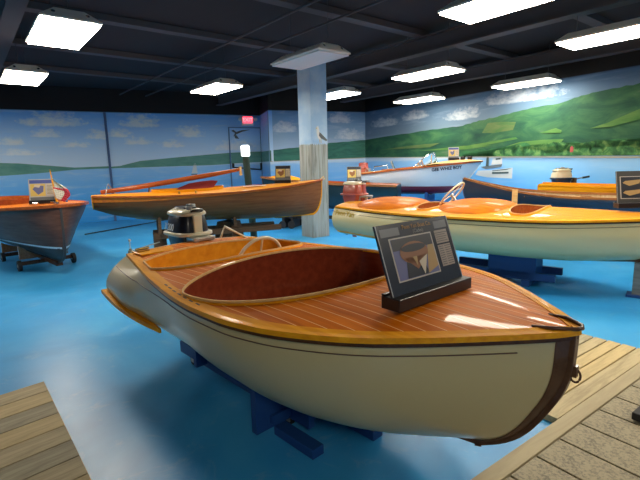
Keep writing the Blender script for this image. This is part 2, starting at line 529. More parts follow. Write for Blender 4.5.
    def keel(s, name, mat, parent, w=.045, h=.05, f0=0):
        pth = [s.pt(f0 + (1 - f0) * i / 30, 1, 1) * 1 for i in range(31)]
        pth = [Vector((p.x, 0, p.z)) for p in pth]
        pth += [Vector((s.pt(1, 1, 1 - i / 20).x, 0, s.pt(1, 1, 1 - i / 20).z)) for i in range(1, 21)]
        mb = MB(); rings = []
        for i, p in enumerate(pth):
            a = pth[max(i - 1, 0)]; b = pth[min(i + 1, len(pth) - 1)]
            t = (b - a).normalized(); nrm = Vector((t.z, 0, -t.x))
            rings.append([p + nrm * (h * .22) + Vector((0, w / 2, 0)), p + nrm * (h * .22) + Vector((0, -w / 2, 0)),
                          p - nrm * (h * .6) + Vector((0, -w / 2, 0)), p - nrm * (h * .6) + Vector((0, w / 2, 0))])
        mb.loft(rings, mat, False)
        return mb.build(name, mat, parent, bevel=.006)
    def stripe(s, name, mat, parent, drop, r=.003, f0=0, f1=.99, up=0):
        mb = MB()
        for side in (-1, 1):
            pts = []
            for i in range(50):
                f = f0 + (f1 - f0) * i / 49
                gz = min(max((drop + up * f) / (s.ZS(f) - s.ZK(f)), .01), .97)
                pts.append(s.pt(f, side, s.a_for(f, gz), .001))
            mb.tube(pts, r, mat, 6)
        return mb.build(name, mat, parent)

# ------------------------------------------------------------------ reusable props
def placard(loc, rz, w, h, label, style, group=None, tilt=R(22), heading=('', '')):
    """black wooden slot base with a tilted printed board (faces local -y)"""
    root = empty('information_placard', loc, rz, label, 'sign', group)
    b = MB(); b.box((0, 0, .03), (w * 1.04, .11, .06)); b.box((0, .045, .065), (w * 1.04, .02, .012))
    b.build('base', M['black'], root, bevel=.004)
    pc = M['panel_' + style]
    mb = MB()
    P = lambda x, z: (x, z)
    mb.box((0, .006, h / 2), (w, .012, h), pc)
    def rect(x0, z0, x1, z1, y, m): mb.poly([(x0 * w, z0 * h), (x1 * w, z0 * h), (x1 * w, z1 * h), (x0 * w, z1 * h)], y, m)
    y = -.0012
    rect(-.5, 0, -.488, 1, y, M['pr_edge']); rect(.488, 0, .5, 1, y, M['pr_edge'])
    if style == 'dark':
        rect(-.46, .83, -.22, .94, y, M['pr_grey']); rect(.27, .83, .46, .94, y, M['pr_grey'])
        rect(-.38, .20, .20, .80, y, M['pr_frame']); rect(-.365, .218, .185, .782, y * 2, M['pr_violet'])
        # the pictured boat, seen from its bow
        def blob(cx, cz, rx, rz_, yy, m, n=18, a0=0): mb.poly([(w * (cx + rx * math.cos(2 * PI * i / n + a0)), h * (cz + rz_ * math.sin(2 * PI * i / n + a0))) for i in range(n)], yy, m)
        mb.poly([(-.36 * w, .62 * h), (.18 * w, .62 * h), (.18 * w, .78 * h), (-.36 * w, .78 * h)], y * 2.5, M['pr_dark'])
        mb.poly([(.02 * w, .225 * h), (.18 * w, .30 * h), (.18 * w, .62 * h), (.10 * w, .62 * h)], y * 3, M['pr_sand'])
        mb.poly([(-.26 * w, .225 * h), (.04 * w, .225 * h), (-.02 * w, .48 * h), (-.22 * w, .50 * h)], y * 3, M['pr_dark'])
        blob(-.10, .56, .19, .155, y * 4, M['pr_brown']); blob(-.10, .625, .165, .055, y * 5, M['pr_dark'])
        mb.poly([(-.25 * w, .50 * h), (-.10 * w, .32 * h), (.07 * w, .50 * h)], y * 4, M['pr_brown'])
        mb.poly([(-.14 * w, .50 * h), (-.10 * w, .36 * h), (-.08 * w, .50 * h)], y * 5, M['pr_sand'])
        mb.poly([(-.03 * w, .225 * h), (.06 * w, .50 * h), (-.07 * w, .42 * h)], y * 5, M['pr_cream'])
        rect(.25, .60, .44, .80, y, M['pr_table']); rect(.25, .26, .44, .58, y, M['pr_table'])
        rect(.25, .755, .44, .765, y * 2, M['pr_ink']); rect(.25, .60, .25 + .19, .604, y * 2, M['pr_ink'])
        for k in range(9):
            zz = .285 + k * .033
            rect(.26, zz, .325, zz + .009, y * 2, M['pr_ink']); rect(.345, zz, .43, zz + .009, y * 2, M['pr_ink'])
        for k in range(4):
            zz = .63 + k * .032; rect(.26, zz, .42 - .02 * (k % 2), zz + .008, y * 2, M['pr_ink'])
    elif style == 'grey':
        rect(-.42, .16, .12, .84, y, M['pr_frame']); rect(-.40, .18, .10, .82, y * 2, M['pr_dark'])
        for k in range(2):
            cz = .34 + k * .30
            mb.poly([(-.36 * w, cz * h), (-.2 * w, (cz - .09) * h), (.04 * w, (cz - .02) * h), (.08 * w, (cz + .1) * h), (-.3 * w, (cz + .06) * h)], y * 3, M['pr_sand'])
        rect(.2, .55, .46, .86, y, M['pr_table']); rect(.2, .2, .46, .5, y, M['pr_table'])
        for k in range(6): rect(.22, .24 + k * .1, .43, .255 + k * .1, y * 2, M['pr_ink'])
    else:
        rect(-.46, .80, .46, .96, y, M['pr_dark'] if style == 'colour2' else M['pr_bluebar'])
        rect(-.44, .22, .14, .78, y, M['pr_gold'])
        mb.poly([(-.36 * w, .55 * h), (-.15 * w, .28 * h), (.05 * w, .42 * h), (.08 * w, .68 * h), (-.2 * w, .72 * h)], y * 2, M['pr_brown'] if style == 'colour2' else M['pr_violet'])
        mb.poly([(-.30 * w, .66 * h), (-.1 * w, .6 * h), (-.02 * w, .74 * h), (-.26 * w, .75 * h)], y * 3, M['pr_cream'])
        rect(.18, .28, .46, .78, y, M['pr_cream'])
        for k in range(7): rect(.2, .32 + k * .06, .43 - .03 * (k % 3), .335 + k * .06, y * 2, M['pr_ink'])
        rect(-.46, .03, .46, .18, y, M['pr_grey'])
    pn = mb.build('printed_panel', None, root, loc=(0, -.012, .045), rot=(-tilt, 0, 0))
    if heading[0]:
        text_part('heading', heading[0], h * .085, M['pr_goldtext'], pn, (.03 * w, -.002, .925 * h), (PI / 2, 0, 0), .0004)
        text_part('heading', heading[1], h * .075, M['pr_greytext'], pn, (.03 * w, -.002, .85 * h), (PI / 2, 0, 0), .0004)
    return root
for k, c, r in (('panel_dark', (.030, .036, .048), .25), ('panel_grey', (.055, .052, .045), .35), ('panel_colour', (.45, .45, .45), .4), ('panel_colour2', (.10, .10, .10), .4),
             ('pr_edge', (.35, .36, .36), .4), ('pr_grey', (.14, .15, .16), .4), ('pr_frame', (.50, .45, .38), .4), ('pr_violet', (.12, .13, .27), .4),
             ('pr_dark', (.02, .022, .03), .35), ('pr_brown', (.26, .10, .035), .4), ('pr_sand', (.42, .27, .10), .4), ('pr_cream', (.60, .52, .38), .4),
             ('pr_table', (.34, .28, .23), .5), ('pr_ink', (.05, .05, .06), .5), ('pr_gold', (.62, .45, .10), .5), ('pr_bluebar', (.05, .08, .30), .5),
             ('pr_goldtext', (.45, .24, .07), .5), ('pr_greytext', (.28, .27, .25), .5)):
    M[k] = plain(k, c, r)

def superring(cx, cy, z, rx, ry, n=28, q=3.0, shx=0):
    out = []
    for i in range(n):
        a = 2 * PI * i / n; c, s = math.cos(a), math.sin(a)
        out.append(Vector((cx + rx * math.copysign(abs(c) ** (2 / q), c), cy + ry * math.copysign(abs(s) ** (2 / q), s), z)))
    return out

def outboard(loc, rz, label, cowl, band, top, scale=1, digits=None, drop=.75, group=None, tilt=0):
    """outboard motor; local +x faces the boat, origin where the clamp sits on the transom"""
    root = empty('outboard_motor', loc, rz, label, 'outboard motor', group)
    root.scale = (scale,) * 3
    X = -.20
    mb = MB()
    prof = [(-.19, .10, .08), (-.15, .14, .11), (-.08, .165, .125), (.00, .185, .14), (.05, .19, .145)]
    mb.loft([superring(X, 0, z, rx, ry) for z, rx, ry in prof], cowl); mb.build('lower_cowl', None, root)
    mb = MB()
    mb.loft([superring(X, 0, z, rx, ry) for z, rx, ry in ((.045, .215, .165), (.05, .225, .175), (.07, .225, .175), (.075, .215, .165))], band)
    mb.build('band', None, root)
    mb = MB()
    mb.loft([superring(X + sh, 0, z, rx, ry) for z, rx, ry, sh in ((.07, .19, .145, 0), (.13, .185, .14, 0), (.20, .17, .125, 0), (.225, .16, .115, 0))], cowl)
    mb.build('upper_cowl', None, root)
    mb = MB()
    mb.loft([superring(X + sh, 0, z, rx, ry) for z, rx, ry, sh in ((.215, .175, .13, 0), (.225, .185, .138, 0), (.245, .178, .13, .0), (.268, .13, .09, 0), (.276, .06, .04, 0))], top)
    mb.build('cap', None, root)
    # starter grip and filler on the cap
    mb = MB(); mb.loft([superring(X - .01, .0, z, rx, ry) for z, rx, ry in ((.262, .13, .085), (.283, .11, .068))], M['black']); mb.disc((X + .03, .03, .29), .04, .03, (0, 0, 1), M['steel']); mb.disc((X + .11, -.03, .27), .026, .04, (0, 0, 1), M['steel'])
    mb.build('filler_cap', None, root)
    mb = MB(); mb.tube([(X + .15, -.02, .24), (X + .19, -.06, .262), (X + .19, .05, .262), (X + .15, .04, .24)], .012, M['black'], 8); mb.build('carry_handle', None, root)
    # front control plate
    mb = MB(); mb.box((X + .19, 0, -.02), (.04, .17, .15), band); mb.box((X + .183, 0, .14), (.03, .08, .16), band)
    mb.build('control_plate', None, root, bevel=.008)
    for dy, dz in ((-.045, .02), (0, .02), (.045, .02), (0, -.05)):
        k = MB(); k.disc((X + .217, dy, dz), .015, .02, (1, 0, 0), M['steel'], 12); k.build('knob', None, root)
    # leg, cavitation plate, gearcase and propeller
    mb = MB()
    mb.loft([superring(X, 0, z, rx, ry, 20, 2.2) for z, rx, ry in ((-.10, .09, .07), (-.2, .065, .045), (-.45, .055, .03), (-drop + .1, .06, .028))], cowl)
    mb.build('leg', None, root)
    mb = MB(); mb.box((X - .03, 0, -drop + .12), (.24, .12, .012), cowl); mb.build('cavitation_plate', None, root, bevel=.004)
    mb = MB(); mb.tube([(X + .13, 0, -drop + .02), (X + .08, 0, -drop + .02), (X - .05, 0, -drop + .02), (X - .12, 0, -drop + .02)], [.012, .04, .042, .025], cowl, 14)
    mb.poly([(X - .02, -drop), (X + .04, -drop - .1), (X - .04, -drop - .1), (X - .06, -drop)], -.006, cowl, .012); mb.build('gearcase', None, root)
    mb = MB()
    for k in range(3):
        a = 2 * PI * k / 3
        c, s_ = math.cos(a), math.sin(a)
        pts = []
        for rr, wv in ((.02, .02), (.06, .035), (.09, .03), (.10, .01)):
            pts.append((rr, wv))
        ring = [Vector((X - .14 + .015 * w_ / .03, c * r_ - s_ * w_, s_ * r_ + c * w_)) for r_, w_ in pts] + [Vector((X - .14 - .015 * w_ / .03, c * r_ + s_ * w_, s_ * r_ - c * w_)) for r_, w_ in pts[::-1]]
        mb.loft([[p + Vector((.004, 0, 0)) for p in ring], [p - Vector((.004, 0, 0)) for p in ring]], M['steel'], False)
    mb.disc((X - .14, 0, -drop + .02), .022, .05, (1, 0, 0), M['steel'], 12)
    mb.v = [(v[0], v[1], v[2] + (0 if i >= len(mb.v) - 24 - 24 else -drop + .02)) for i, v in enumerate(mb.v)]
    mb.build('propeller', None, root)
    # transom clamp
    mb = MB(); mb.box((-.045, 0, -.08), (.03, .2, .2), M['steel']); mb.box((0.02, 0, .03), (.15, .2, .03), M['steel'])
    for dy in (-.07, .07): mb.box((.075, dy, -.05), (.03, .04, .17), M['steel'])
    mb.build('clamp_bracket', None, root, bevel=.006)
    for dy in (-.07, .07):
        k = MB(); k.tube([(.07, dy, -.07), (.16, dy, -.07)], .009, M['steel'], 8); k.tube([(.16, dy - .04, -.07), (.16, dy + .04, -.07)], .007, M['steel'], 8)
        k.build('clamp_screw', None, root)
    if digits:
        t = text_part('cowl_lettering', digits, .085, M['white'], root, (X - .06, -.1455, .115), (PI / 2 - R(4), 0, R(-3)), .001, shear=.3, bold=.001)
    return root

def steering_wheel(parent, c, r, tilt, mat, spokes=3, th=.0135):
    """rim in a plane facing aft and up"""
    w = MB(); rot = Matrix.Rotation(tilt, 3, 'Y')
    w.tube([Vector(c) + rot @ Vector((0, r * math.cos(2 * PI * i / 40), r * math.sin(2 * PI * i / 40))) for i in range(40)], th, mat, 10, loop=True)
    o = w.build('steering_wheel', None, parent)
    for k in range(spokes):
        a = 2 * PI * k / spokes + PI / 2
        m = MB(); m.tube([Vector(c), Vector(c) + rot @ Vector((0, r * math.cos(a), r * math.sin(a)))], th * .6, mat, 8)
        m.build('spoke', None, o)
    h = MB(); h.disc(c, .03, .03, rot @ Vector((1, 0, 0)), M['steel']); h.tube([Vector(c), Vector(c) + rot @ Vector((.10, 0, -.02))], .014, M['steel'], 8)
    h.build('hub_and_shaft', None, o)
    return o

def runabout(loc, rz, hull, label, cream, deckmat, panel_f, panel_a, ops, wheel, stripe=True, chine=0):
    root = empty('wooden_runabout', loc, rz, label, 'boat')
    hull.skin('hull', cream, root)
    hull.transom('transom', cream, root)
    hull.deck('deck', deckmat, root, ops)
    hull.cover('covering_board', M['gold'], root, .05)
    hull.rails('rub_rail', M['gold'], root, .034, .026, .012, -.006)
    hull.rails('rub_strip', M['rubdark'], root, .022, .022, .008, -.028)
    hull.keel('keel', M['stem'], root, .05, .075)
    # stem band wraps the bow and follows the keel
    mb = MB()
    for side in (-1, 1):
        rows = []
        for i in range(26):
            a = i / 25
            f0 = .987 - .006 * max(0, (a - .3)) / .7
            rows.append([hull.pt(f0 + (1 - f0) * j / 5, side, a, .006 if j else .002) for j in range(6)])
        mb.loft(rows, M['stem'], True, False, False)
        rows = []
        for i in range(26):
            f = .60 + .39 * i / 25
            rows.append([hull.pt(f, side, a, .005) for a in (1, .98, .965 - .06 * (f - .6), .95 - .10 * (f - .6))])
        mb.loft(rows, M['stem'], True, False, False)
    mb.build('stem_band', None, root)
    if chine: hull.stripe('bilge_rail', M['gold'], root, chine, .012, 0, .22)
    if stripe: hull.stripe('pinstripe', M['pinline'], root, .085, .003, 0, .955)
    names = (('forward_cockpit_lining', panel_f, ops[0]), ('aft_cockpit_lining', panel_a, ops[1]))
    for nm, pm, op in names:
        t = hull.tub(nm, op, .46, pm, M['brownrail'], root)
        r_ = MB(); r_.sweep(hull.rim(op, lift=.014), .010, .014, M['trim'], loop=True); r_.build('coaming_trim', None, root)
        r_ = MB(); r_.sweep(hull.rim(op, lift=.004, grow=.011), .010, .012, M['gold'], loop=True); r_.build('coaming_seam', None, root)
    for c0, w_, op in ((ops[0][0] - .0, .26, ops[0]), (ops[1][0] - .02, .2, ops[1])):
        s_ = MB(); hw = op[2] * .62
        s_.box((c0, 0, hull.ZS(c0 / hull.L) - .30), (w_, hw * 2, .05), M['brownrail']); s_.build('seat', None, root, bevel=.015)
    steering_wheel(root, *wheel)
    return root

def fbox(name, c, d, mat, parent, **kw):
    b = MB(); bv = kw.pop('bevel', .003); b.box(c, d, mat, **kw); return b.build(name, None, parent, bevel=bv)

# ------------------------------------------------------------------ room shell
WP = dict(A=(-12.5, 11.2), B=(-6.6, 14.29), C=(-2.05, 16.33), J=(-1.57, 14.78), Ec=(1.68, 16.04), G=(9.5, 3.83), H=(9.5, -4.0), I=(-12.5, -4.0))
HT = 4.1
def wall(name, p, q, mat, th=.12):
    L = math.dist(p, q); b = MB()
    b.box((L / 2, th / 2, HT / 2), (L, th, HT), mat)
    o = b.build(name, None, None)
    o.location = (p[0], p[1], 0); o.rotation_euler = (0, 0, math.atan2(q[1] - p[1], q[0] - p[0]))
    return tag(o, kind='structure')
clA = [(5.23, 3.15, .84, .23), (5.03, 2.75, .39, .14), (5.76, 2.43, .38, .12), (4.12, 2.52, .34, .14), (4.32, 2.2, .5, .11), (6.42, 2.73, .34, .18)]
clB = [(.39, 2.77, .35, .15), (1.01, 3.17, .55, .25), (2.55, 2.84, .46, .23), (.89, 2.52, .42, .13), (1.93, 2.42, .39, .13), (4.05, 2.37, .72, .21)]
clC = [(.55, 2.87, .42, .19), (2.53, 3.20, .45, .2), (2.89, 2.65, .54, .2)]
clD = [(2.43, 3.06, .57, .15), (1.05, 2.97, .67, .16), (4.21, 2.91, .59, .16), (5.91, 3.2, .98, .2)]
wA = wall('wall_left', WP['A'], WP['B'], mural('mural_left', clA))
wB = wall('wall_back', WP['B'], WP['C'], mural('mural_back', clB))
wJ = wall('wall_return', WP['C'], WP['J'], mural('mural_return', []))
wC = wall('wall_alcove', WP['J'], WP['Ec'], mural('mural_alcove', clC, .66))
wD = wall('wall_right', WP['Ec'], WP['G'], mural('mural_right', clD, .29))
plainwall = plain('blue_wall_paint', (.16, .26, .40), .7)
wE = wall('wall_side', WP['G'], WP['H'], plainwall)
wF = wall('wall_front', WP['H'], WP['I'], plainwall)
wG = wall('wall_rear', WP['I'], WP['A'], plainwall)

# painted shapes on the mural, each a coat of paint a few millimetres proud
GL = [(.30, (.035, .15, .055)), (.5, (.07, .24, .07)), (.68, (.13, .33, .10))]
M['hillA'] = hills_mat('painted_far_hill', [(.3, (.09, .26, .22)), (.6, (.15, .34, .27))])
M['hillD'] = hills_mat('painted_green_hill', [(.30, (.014, .060, .044)), (.48, (.026, .105, .055)), (.62, (.052, .15, .065)), (.75, (.13, .19, .12))], 1.4, 2.2)
M['hillC'] = hills_mat('painted_dark_hill', [(.3, (.03, .12, .10)), (.6, (.06, .22, .15))])
M['field'] = hills_mat('painted_light_field', [(.3, (.055, .18, .045)), (.7, (.13, .26, .07))])
M['fieldtan'] = hills_mat('painted_tan_field', [(.3, (.05, .15, .045)), (.7, (.14, .18, .07))])
M['treesp'] = hills_mat('painted_tree_row', [(.38, (.020, .085, .035)), (.52, (.055, .19, .06)), (.62, (.16, .32, .10))], 7, .8)
M['treedark'] = hills_mat('painted_dark_trees', [(.35, (.02, .10, .045)), (.65, (.05, .20, .07))], 5, 1)
M['barn'] = plain('painted_red_barn', (.40, .07, .06), .6)
M['shore'] = plain('painted_shoreline', (.42, .40, .28), .6)
M['sbwhite'] = plain('painted_boat_white', (.62, .66, .66), .6)
M['sbgrey'] = plain('painted_boat_grey', (.14, .18, .20), .6)
M['sbdark'] = plain('painted_boat_dark', (.05, .09, .10), .6)
M['gullw'] = plain('painted_gull_white', (.62, .62, .60), .6)
M['gullg'] = plain('painted_gull_grey', (.10, .11, .12), .6)

def rough_edge(pts, amp, seed, n=6, keep=0):
    rnd = random.Random(seed); out = []
    for i in range(len(pts) - 1):
        a, b = pts[i], pts[i + 1]
        for k in range(n):
            t = k / n; out.append((a[0] + (b[0] - a[0]) * t, a[1] + (b[1] - a[1]) * t + rnd.uniform(-amp, amp) * (1 if 0 < k or i else 0)))
    out.append(pts[-1]); return out
def painted(name, w, layers):
    b = MB()
    for k, (pts, m) in enumerate(layers): b.poly(pts, -.003 * (k + 1), m, .002)
    return b.build(name, None, w)
def strip(top, zb):   # a band between a top outline and a base height profile
    return top + [(top[-1][0], zb[-1]), (top[0][0], zb[0])]
painted('painted_hills', wA, [([(3.0, 1.93), (3.81, 1.899), (4.26, 1.875), (4.9, 1.805), (5.68, 1.72), (6.66, 1.74), (6.66, 1.675), (5.68, 1.657), (4.67, 1.576), (3.76, 1.531), (3.0, 1.50)], M['hillA'])])
painted('painted_hills', wB, [([(0, 1.72), (.29, 1.738), (.9, 1.883), (2.19, 1.99), (3.86, 2.108), (4.98, 2.14), (4.98, 1.766), (3.24, 1.7), (0, 1.67)], M['hillA'])])
painted('painted_sailboat', wB, [([(2.60, 1.78), (2.66, 1.78), (2.70, 1.44), (2.50, 1.44)], M['sbwhite']), ([(2.47, 1.42), (2.70, 1.42), (2.66, 1.38), (2.50, 1.38)], M['sbgrey'])])
painted('painted_hills', wJ, [([(0, 2.13), (1.62, 2.12), (1.62, 1.775), (0, 1.77)], M['hillA'])])
painted('painted_hills', wC, [(strip(rough_edge([(0, 2.121), (1.01, 2.226), (2.17, 2.349), (3.48, 2.444)], .012, 3), (1.775, 1.835)), M['hillC']),
                               ([(0, 1.775), (3.48, 1.84), (3.48, 1.815), (0, 1.755)], M['shore'])])
top = rough_edge([(0, 2.445), (2.22, 2.539), (3.59, 2.587), (4.25, 2.60), (4.77, 2.688), (5.4, 2.744), (6.13, 2.834), (6.86, 2.871), (7.29, 2.965), (7.73, 3.019), (8.45, 3.06), (14.4, 3.2)], .012, 5)
rnd = random.Random(4); tr = []
xk = 5.3
while xk < 14.3:
    w_ = rnd.uniform(.14, .30); h_ = rnd.uniform(.12, .26) * (1 + .04 * (xk - 5))
    for j in range(9):
        a = PI * j / 8; tr.append((xk + w_ / 2 - w_ / 2 * math.cos(a), 1.76 + h_ * math.sin(a) ** .6 + .01))
    xk += w_ * .98
trd = []
xk = 4.2
while xk < 14.3:
    w_ = rnd.uniform(.3, .6); h_ = rnd.uniform(.22, .30) * (.55 + .45 * min(1, (xk - 4.2) / 1.5)) * (1 + .05 * max(0, xk - 6))
    for j in range(9):
        a = PI * j / 8; trd.append((xk + w_ / 2 - w_ / 2 * math.cos(a), 1.76 + h_ * math.sin(a) ** .4))
    xk += w_ * .98
painted('painted_hills', wD, [
    (strip(top, (1.838, 1.60)), M['hillD']),
    ([(4.88, 2.363), (5.05, 2.603), (5.45, 2.60), (5.85, 2.559), (5.78, 2.375), (5.2, 2.34)], M['fieldtan']),
    ([(4.18, 2.032), (5.13, 2.125), (5.87, 2.202), (5.92, 2.153), (4.99, 2.044)], M['field']),
    ([(2.6, 1.98), (4.3, 2.06), (5.2, 2.03), (4.4, 1.96)], M['field']),
    ([(5.6, 1.98), (5.98, 2.077), (6.6, 2.10), (7.05, 2.089), (6.99, 2.005)], M['field']),
    ([(6.48, 2.26), (6.86, 2.34), (7.0, 2.28), (6.98, 2.224)], M['field']),
    ([(7.6, 2.28), (7.95, 2.37), (8.6, 2.62), (10.2, 3.0), (10.2, 2.75), (8.7, 2.42), (8.0, 2.28)], M['field']),
    ([(.8, 2.07), (2.23, 2.153), (3.45, 2.175), (3.07, 2.068)], M['fieldtan']),
    (trd + [(14.3, 1.60), (4.2, 1.77)], M['treedark']),
    (tr + [(14.3, 1.60), (5.3, 1.75)], M['treesp']),
    ([(7.22, 1.897), (7.25, 1.935), (7.29, 1.897), (7.29, 1.797), (7.22, 1.797)], M['barn']),
    ([(0, 1.83), (5, 1.752), (8.6, 1.672), (14.4, 1.585), (14.4, 1.55), (8.6, 1.645), (5, 1.735), (0, 1.815)], M['shore'])])
painted('painted_steamboat', wD, [
    ([(4.73, 1.271), (4.80, 1.386), (5.19, 1.401), (5.82, 1.465), (5.82, 1.196), (5.10, 1.214)], M['sbwhite']),
    ([(5.24, 1.393), (5.80, 1.451), (5.65, 1.407), (5.24, 1.372)], M['sbgrey']),
    ([(5.24, 1.352), (5.72, 1.362), (5.72, 1.318), (5.24, 1.307)], M['sbdark']),
    ([(4.87, 1.488), (5.53, 1.554), (5.51, 1.485), (5.05, 1.427)], M['sbgrey']),
    ([(5.25, 1.694), (5.52, 1.719), (5.53, 1.557), (5.21, 1.537)], M['sbwhite']),
    ([(5.34, 1.70), (5.48, 1.71), (5.48, 1.67), (5.34, 1.66)], M['sbdark']),
    ([(5.07, 1.79), (5.13, 1.79), (5.14, 1.50), (5.05, 1.50)], M['sbdark'])])

# floor, ceiling
poly = [WP[k] for k in ('A', 'B', 'C', 'J', 'Ec', 'G', 'H', 'I')]
b = MB(); b.loft([[(x, y, -.1) for x, y in poly[::-1]], [(x, y, 0) for x, y in poly[::-1]]], M['floor'], False)
tag(b.build('floor'), kind='structure')
b = MB(); b.loft([[(x, y, HT) for x, y in poly[::-1]], [(x, y, HT + .1) for x, y in poly[::-1]]], M['ceil'], False)
tag(b.build('ceiling'), kind='structure')
# vertical strip of painted jog shadow where the two back walls meet
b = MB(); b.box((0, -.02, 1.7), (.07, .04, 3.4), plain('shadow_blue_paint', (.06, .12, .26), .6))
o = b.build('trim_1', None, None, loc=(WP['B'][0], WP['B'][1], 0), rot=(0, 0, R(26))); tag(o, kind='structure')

# door in the back wall, painted over with the same mural
door = MB(); door.box((4.42, -.02, 1.475), (1.10, .03, 2.95), wB.data.materials[0])
dr = door.build('door_1', None, None); dr.location = wB.location; dr.rotation_euler = wB.rotation_euler; tag(dr, kind='structure')
painted('painted_hills', dr, [])
b = MB(); b.poly([(3.875, 2.108), (4.965, 2.14), (4.965, 1.77), (3.875, 1.735)], -.04, M['hillA'], .003); b.build('painted_hill', None, dr)
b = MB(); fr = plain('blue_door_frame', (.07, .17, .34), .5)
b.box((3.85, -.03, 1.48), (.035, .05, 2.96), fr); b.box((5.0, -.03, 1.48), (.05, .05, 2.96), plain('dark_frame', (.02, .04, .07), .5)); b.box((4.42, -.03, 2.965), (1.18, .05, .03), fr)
b.build('door_frame', None, dr)
b = MB(); b.tube([(3.93, -.05, 1.66), (3.93, -.13, 1.60), (4.93, -.13, 1.50), (4.95, -.05, 1.62)], .022, M['blackm'], 8); b.box((3.93, -.06, 1.66), (.07, .06, .16), M['blackm']); b.box((4.95, -.06, 1.62), (.07, .06, .22), M['blackm'])
b.build('push_bar', None, dr)
# the bird painted on the door
bl = M['gullg']; b = MB()
b.poly([(3.93, 2.86), (4.02, 2.89), (4.12, 2.80), (4.10, 2.72), (4.0, 2.66), (4.06, 2.78)], -.04, bl, .002)
b.poly([(4.06, 2.80), (4.30, 2.88), (4.62, 2.90), (4.30, 2.82), (4.12, 2.74)], -.042, bl, .002)
b.poly([(4.02, 2.72), (4.12, 2.70), (4.20, 2.58), (4.06, 2.60)], -.044, bl, .002)
b.build('painted_bird', None, dr)

# exit sign
eroot = empty('exit_sign', (0, 0, 0), 0, 'small lit red exit sign with two emergency lamp heads above the mural door', 'exit sign')
eroot.location = wB.matrix_basis @ Vector((4.53, -.06, 3.21)); eroot.rotation_euler = (0, 0, wB.rotation_euler[2] - R(6))
fbox('housing', (0, .02, -.02), (.40, .06, .30), M['housing'], eroot)
fbox('face', (0, -.015, .02), (.34, .012, .22), M['exitred'], eroot)
text_part('lettering', 'EXIT', .17, M['exitface'], eroot, (0, -.024, .02), (PI / 2, 0, 0), .002, bold=.002)
for s_ in (-1, 1):
    b = MB(); b.disc((s_ * .27, -.05, .03), .06, .09, (0, 1, 0), M['housing'], 16); b.box((s_ * .22, 0, .03), (.06, .04, .05), M['blackm']); b.build('lamp_head', None, eroot)

# ceiling steel
e1 = Vector((.783, .622, 0)); e2 = Vector((.622, -.783, 0))
A_E2 = math.atan2(e2.y, e2.x); A_E1 = math.atan2(e1.y, e1.x)
def inside(x, y):
    n = len(poly); c = False
    for i in range(n):
        (x1, y1), (x2, y2) = poly[i], poly[(i + 1) % n]
        if (y1 > y) != (y2 > y) and x < (x2 - x1) * (y - y1) / (y2 - y1) + x1: c = not c
    return c
def span(p, d, step=.05, mx=20):
    a = 0
    while a < mx and inside(p.x + d.x * a, p.y + d.y * a): a += step
    return a - step
def ceiling_bar(name, px, py, d, z, w, h, mat, flange=False, n=None):
    p = Vector((px, py, 0)); a = span(p, d) - .08; c = span(p, -d) - .08
    mid = p + d * (a - c) / 2; L = a + c
    b = MB()
    if flange:
        b.box((0, 0, -h / 2 + .012), (L, w, .024), mat); b.box((0, 0, h / 2 - .012), (L, w, .024), mat); b.box((0, 0, 0), (L, .02, h - .04), mat)
    else: b.box((0, 0, 0), (L, w, h), mat)
    o = b.build(name, None, None, loc=(mid.x, mid.y, z), rot=(0, 0, math.atan2(d.y, d.x)))
    return tag(o, kind='structure')
k = 0
for off in (.15, 3.4, -6.2):
    p = Vector((2.1, 8.83, 0)) + e1 * (off - .15)
    if inside(p.x, p.y): ceiling_bar('trim_%d' % (2 + k), p.x, p.y, e2, 3.83, .22, .30, M['beam'], True); k += 1
for i in range(6):
    p = Vector((-1.6, 7.74, 0)) + e2 * (-5.6 + i * 2.3)
    if inside(p.x, p.y): ceiling_bar('trim_%d' % (2 + k), p.x, p.y, e1, 4.04, .20, .10, M['beam']); k += 1

# conduit pipes
for (px_, py_, dd, z) in ((-1.2, 8.2, e2, 3.92), (-.6, 8.6, e2, 3.90)):
    p = Vector((px_, py_, 0)); a, c = span(p, dd) - .1, span(p, -dd) - .1
    b = MB(); b.tube([p + dd * a + Vector((0, 0, z)), p - dd * c + Vector((0, 0, z))], .02, M['beam'], 8)
    o = b.build('trim_%d' % (2 + k)); k += 1; tag(o, kind='structure')

# column with painted pilings
cl = MB(); cl.box((0, 0, 2.05), (.46, .46, 4.1), M['column'])
col = cl.build('column', None, None, loc=(-.10, 10.35, 0), rot=(0, 0, A_E1)); tag(col, 'square column painted as grey wooden pilings under blue sky with a gull', 'column')
col['kind'] = 'structure'
del col['label']; del col['category']
g = MB()
g.poly([(-.10, 2.40), (-.07, 2.43), (-.04, 2.40), (-.02, 2.30), (.06, 2.22), (.0, 2.13), (-.06, 2.16), (-.10, 2.28)], -.234, M['gullw'], .003)
g.poly([(-.02, 2.30), (.20, 2.13), (.17, 2.10), (.02, 2.16), (-.04, 2.22)], -.238, M['gullg'], .003)
g.poly([(-.13, 2.37), (-.095, 2.40), (-.09, 2.37)], -.238, M['gilt'], .003)
g.poly([(-.03, 2.14), (-.02, 2.14), (-.01, 2.06), (-.02, 2.06)], -.236, M['gilt'], .003); g.poly([(.01, 2.14), (.02, 2.14), (.03, 2.06), (.02, 2.06)], -.236, M['gilt'], .003)
g.v = [(v[0] + .02, v[1], v[2] + .07) for v in g.v]
g.build('painted_gull', None, col)

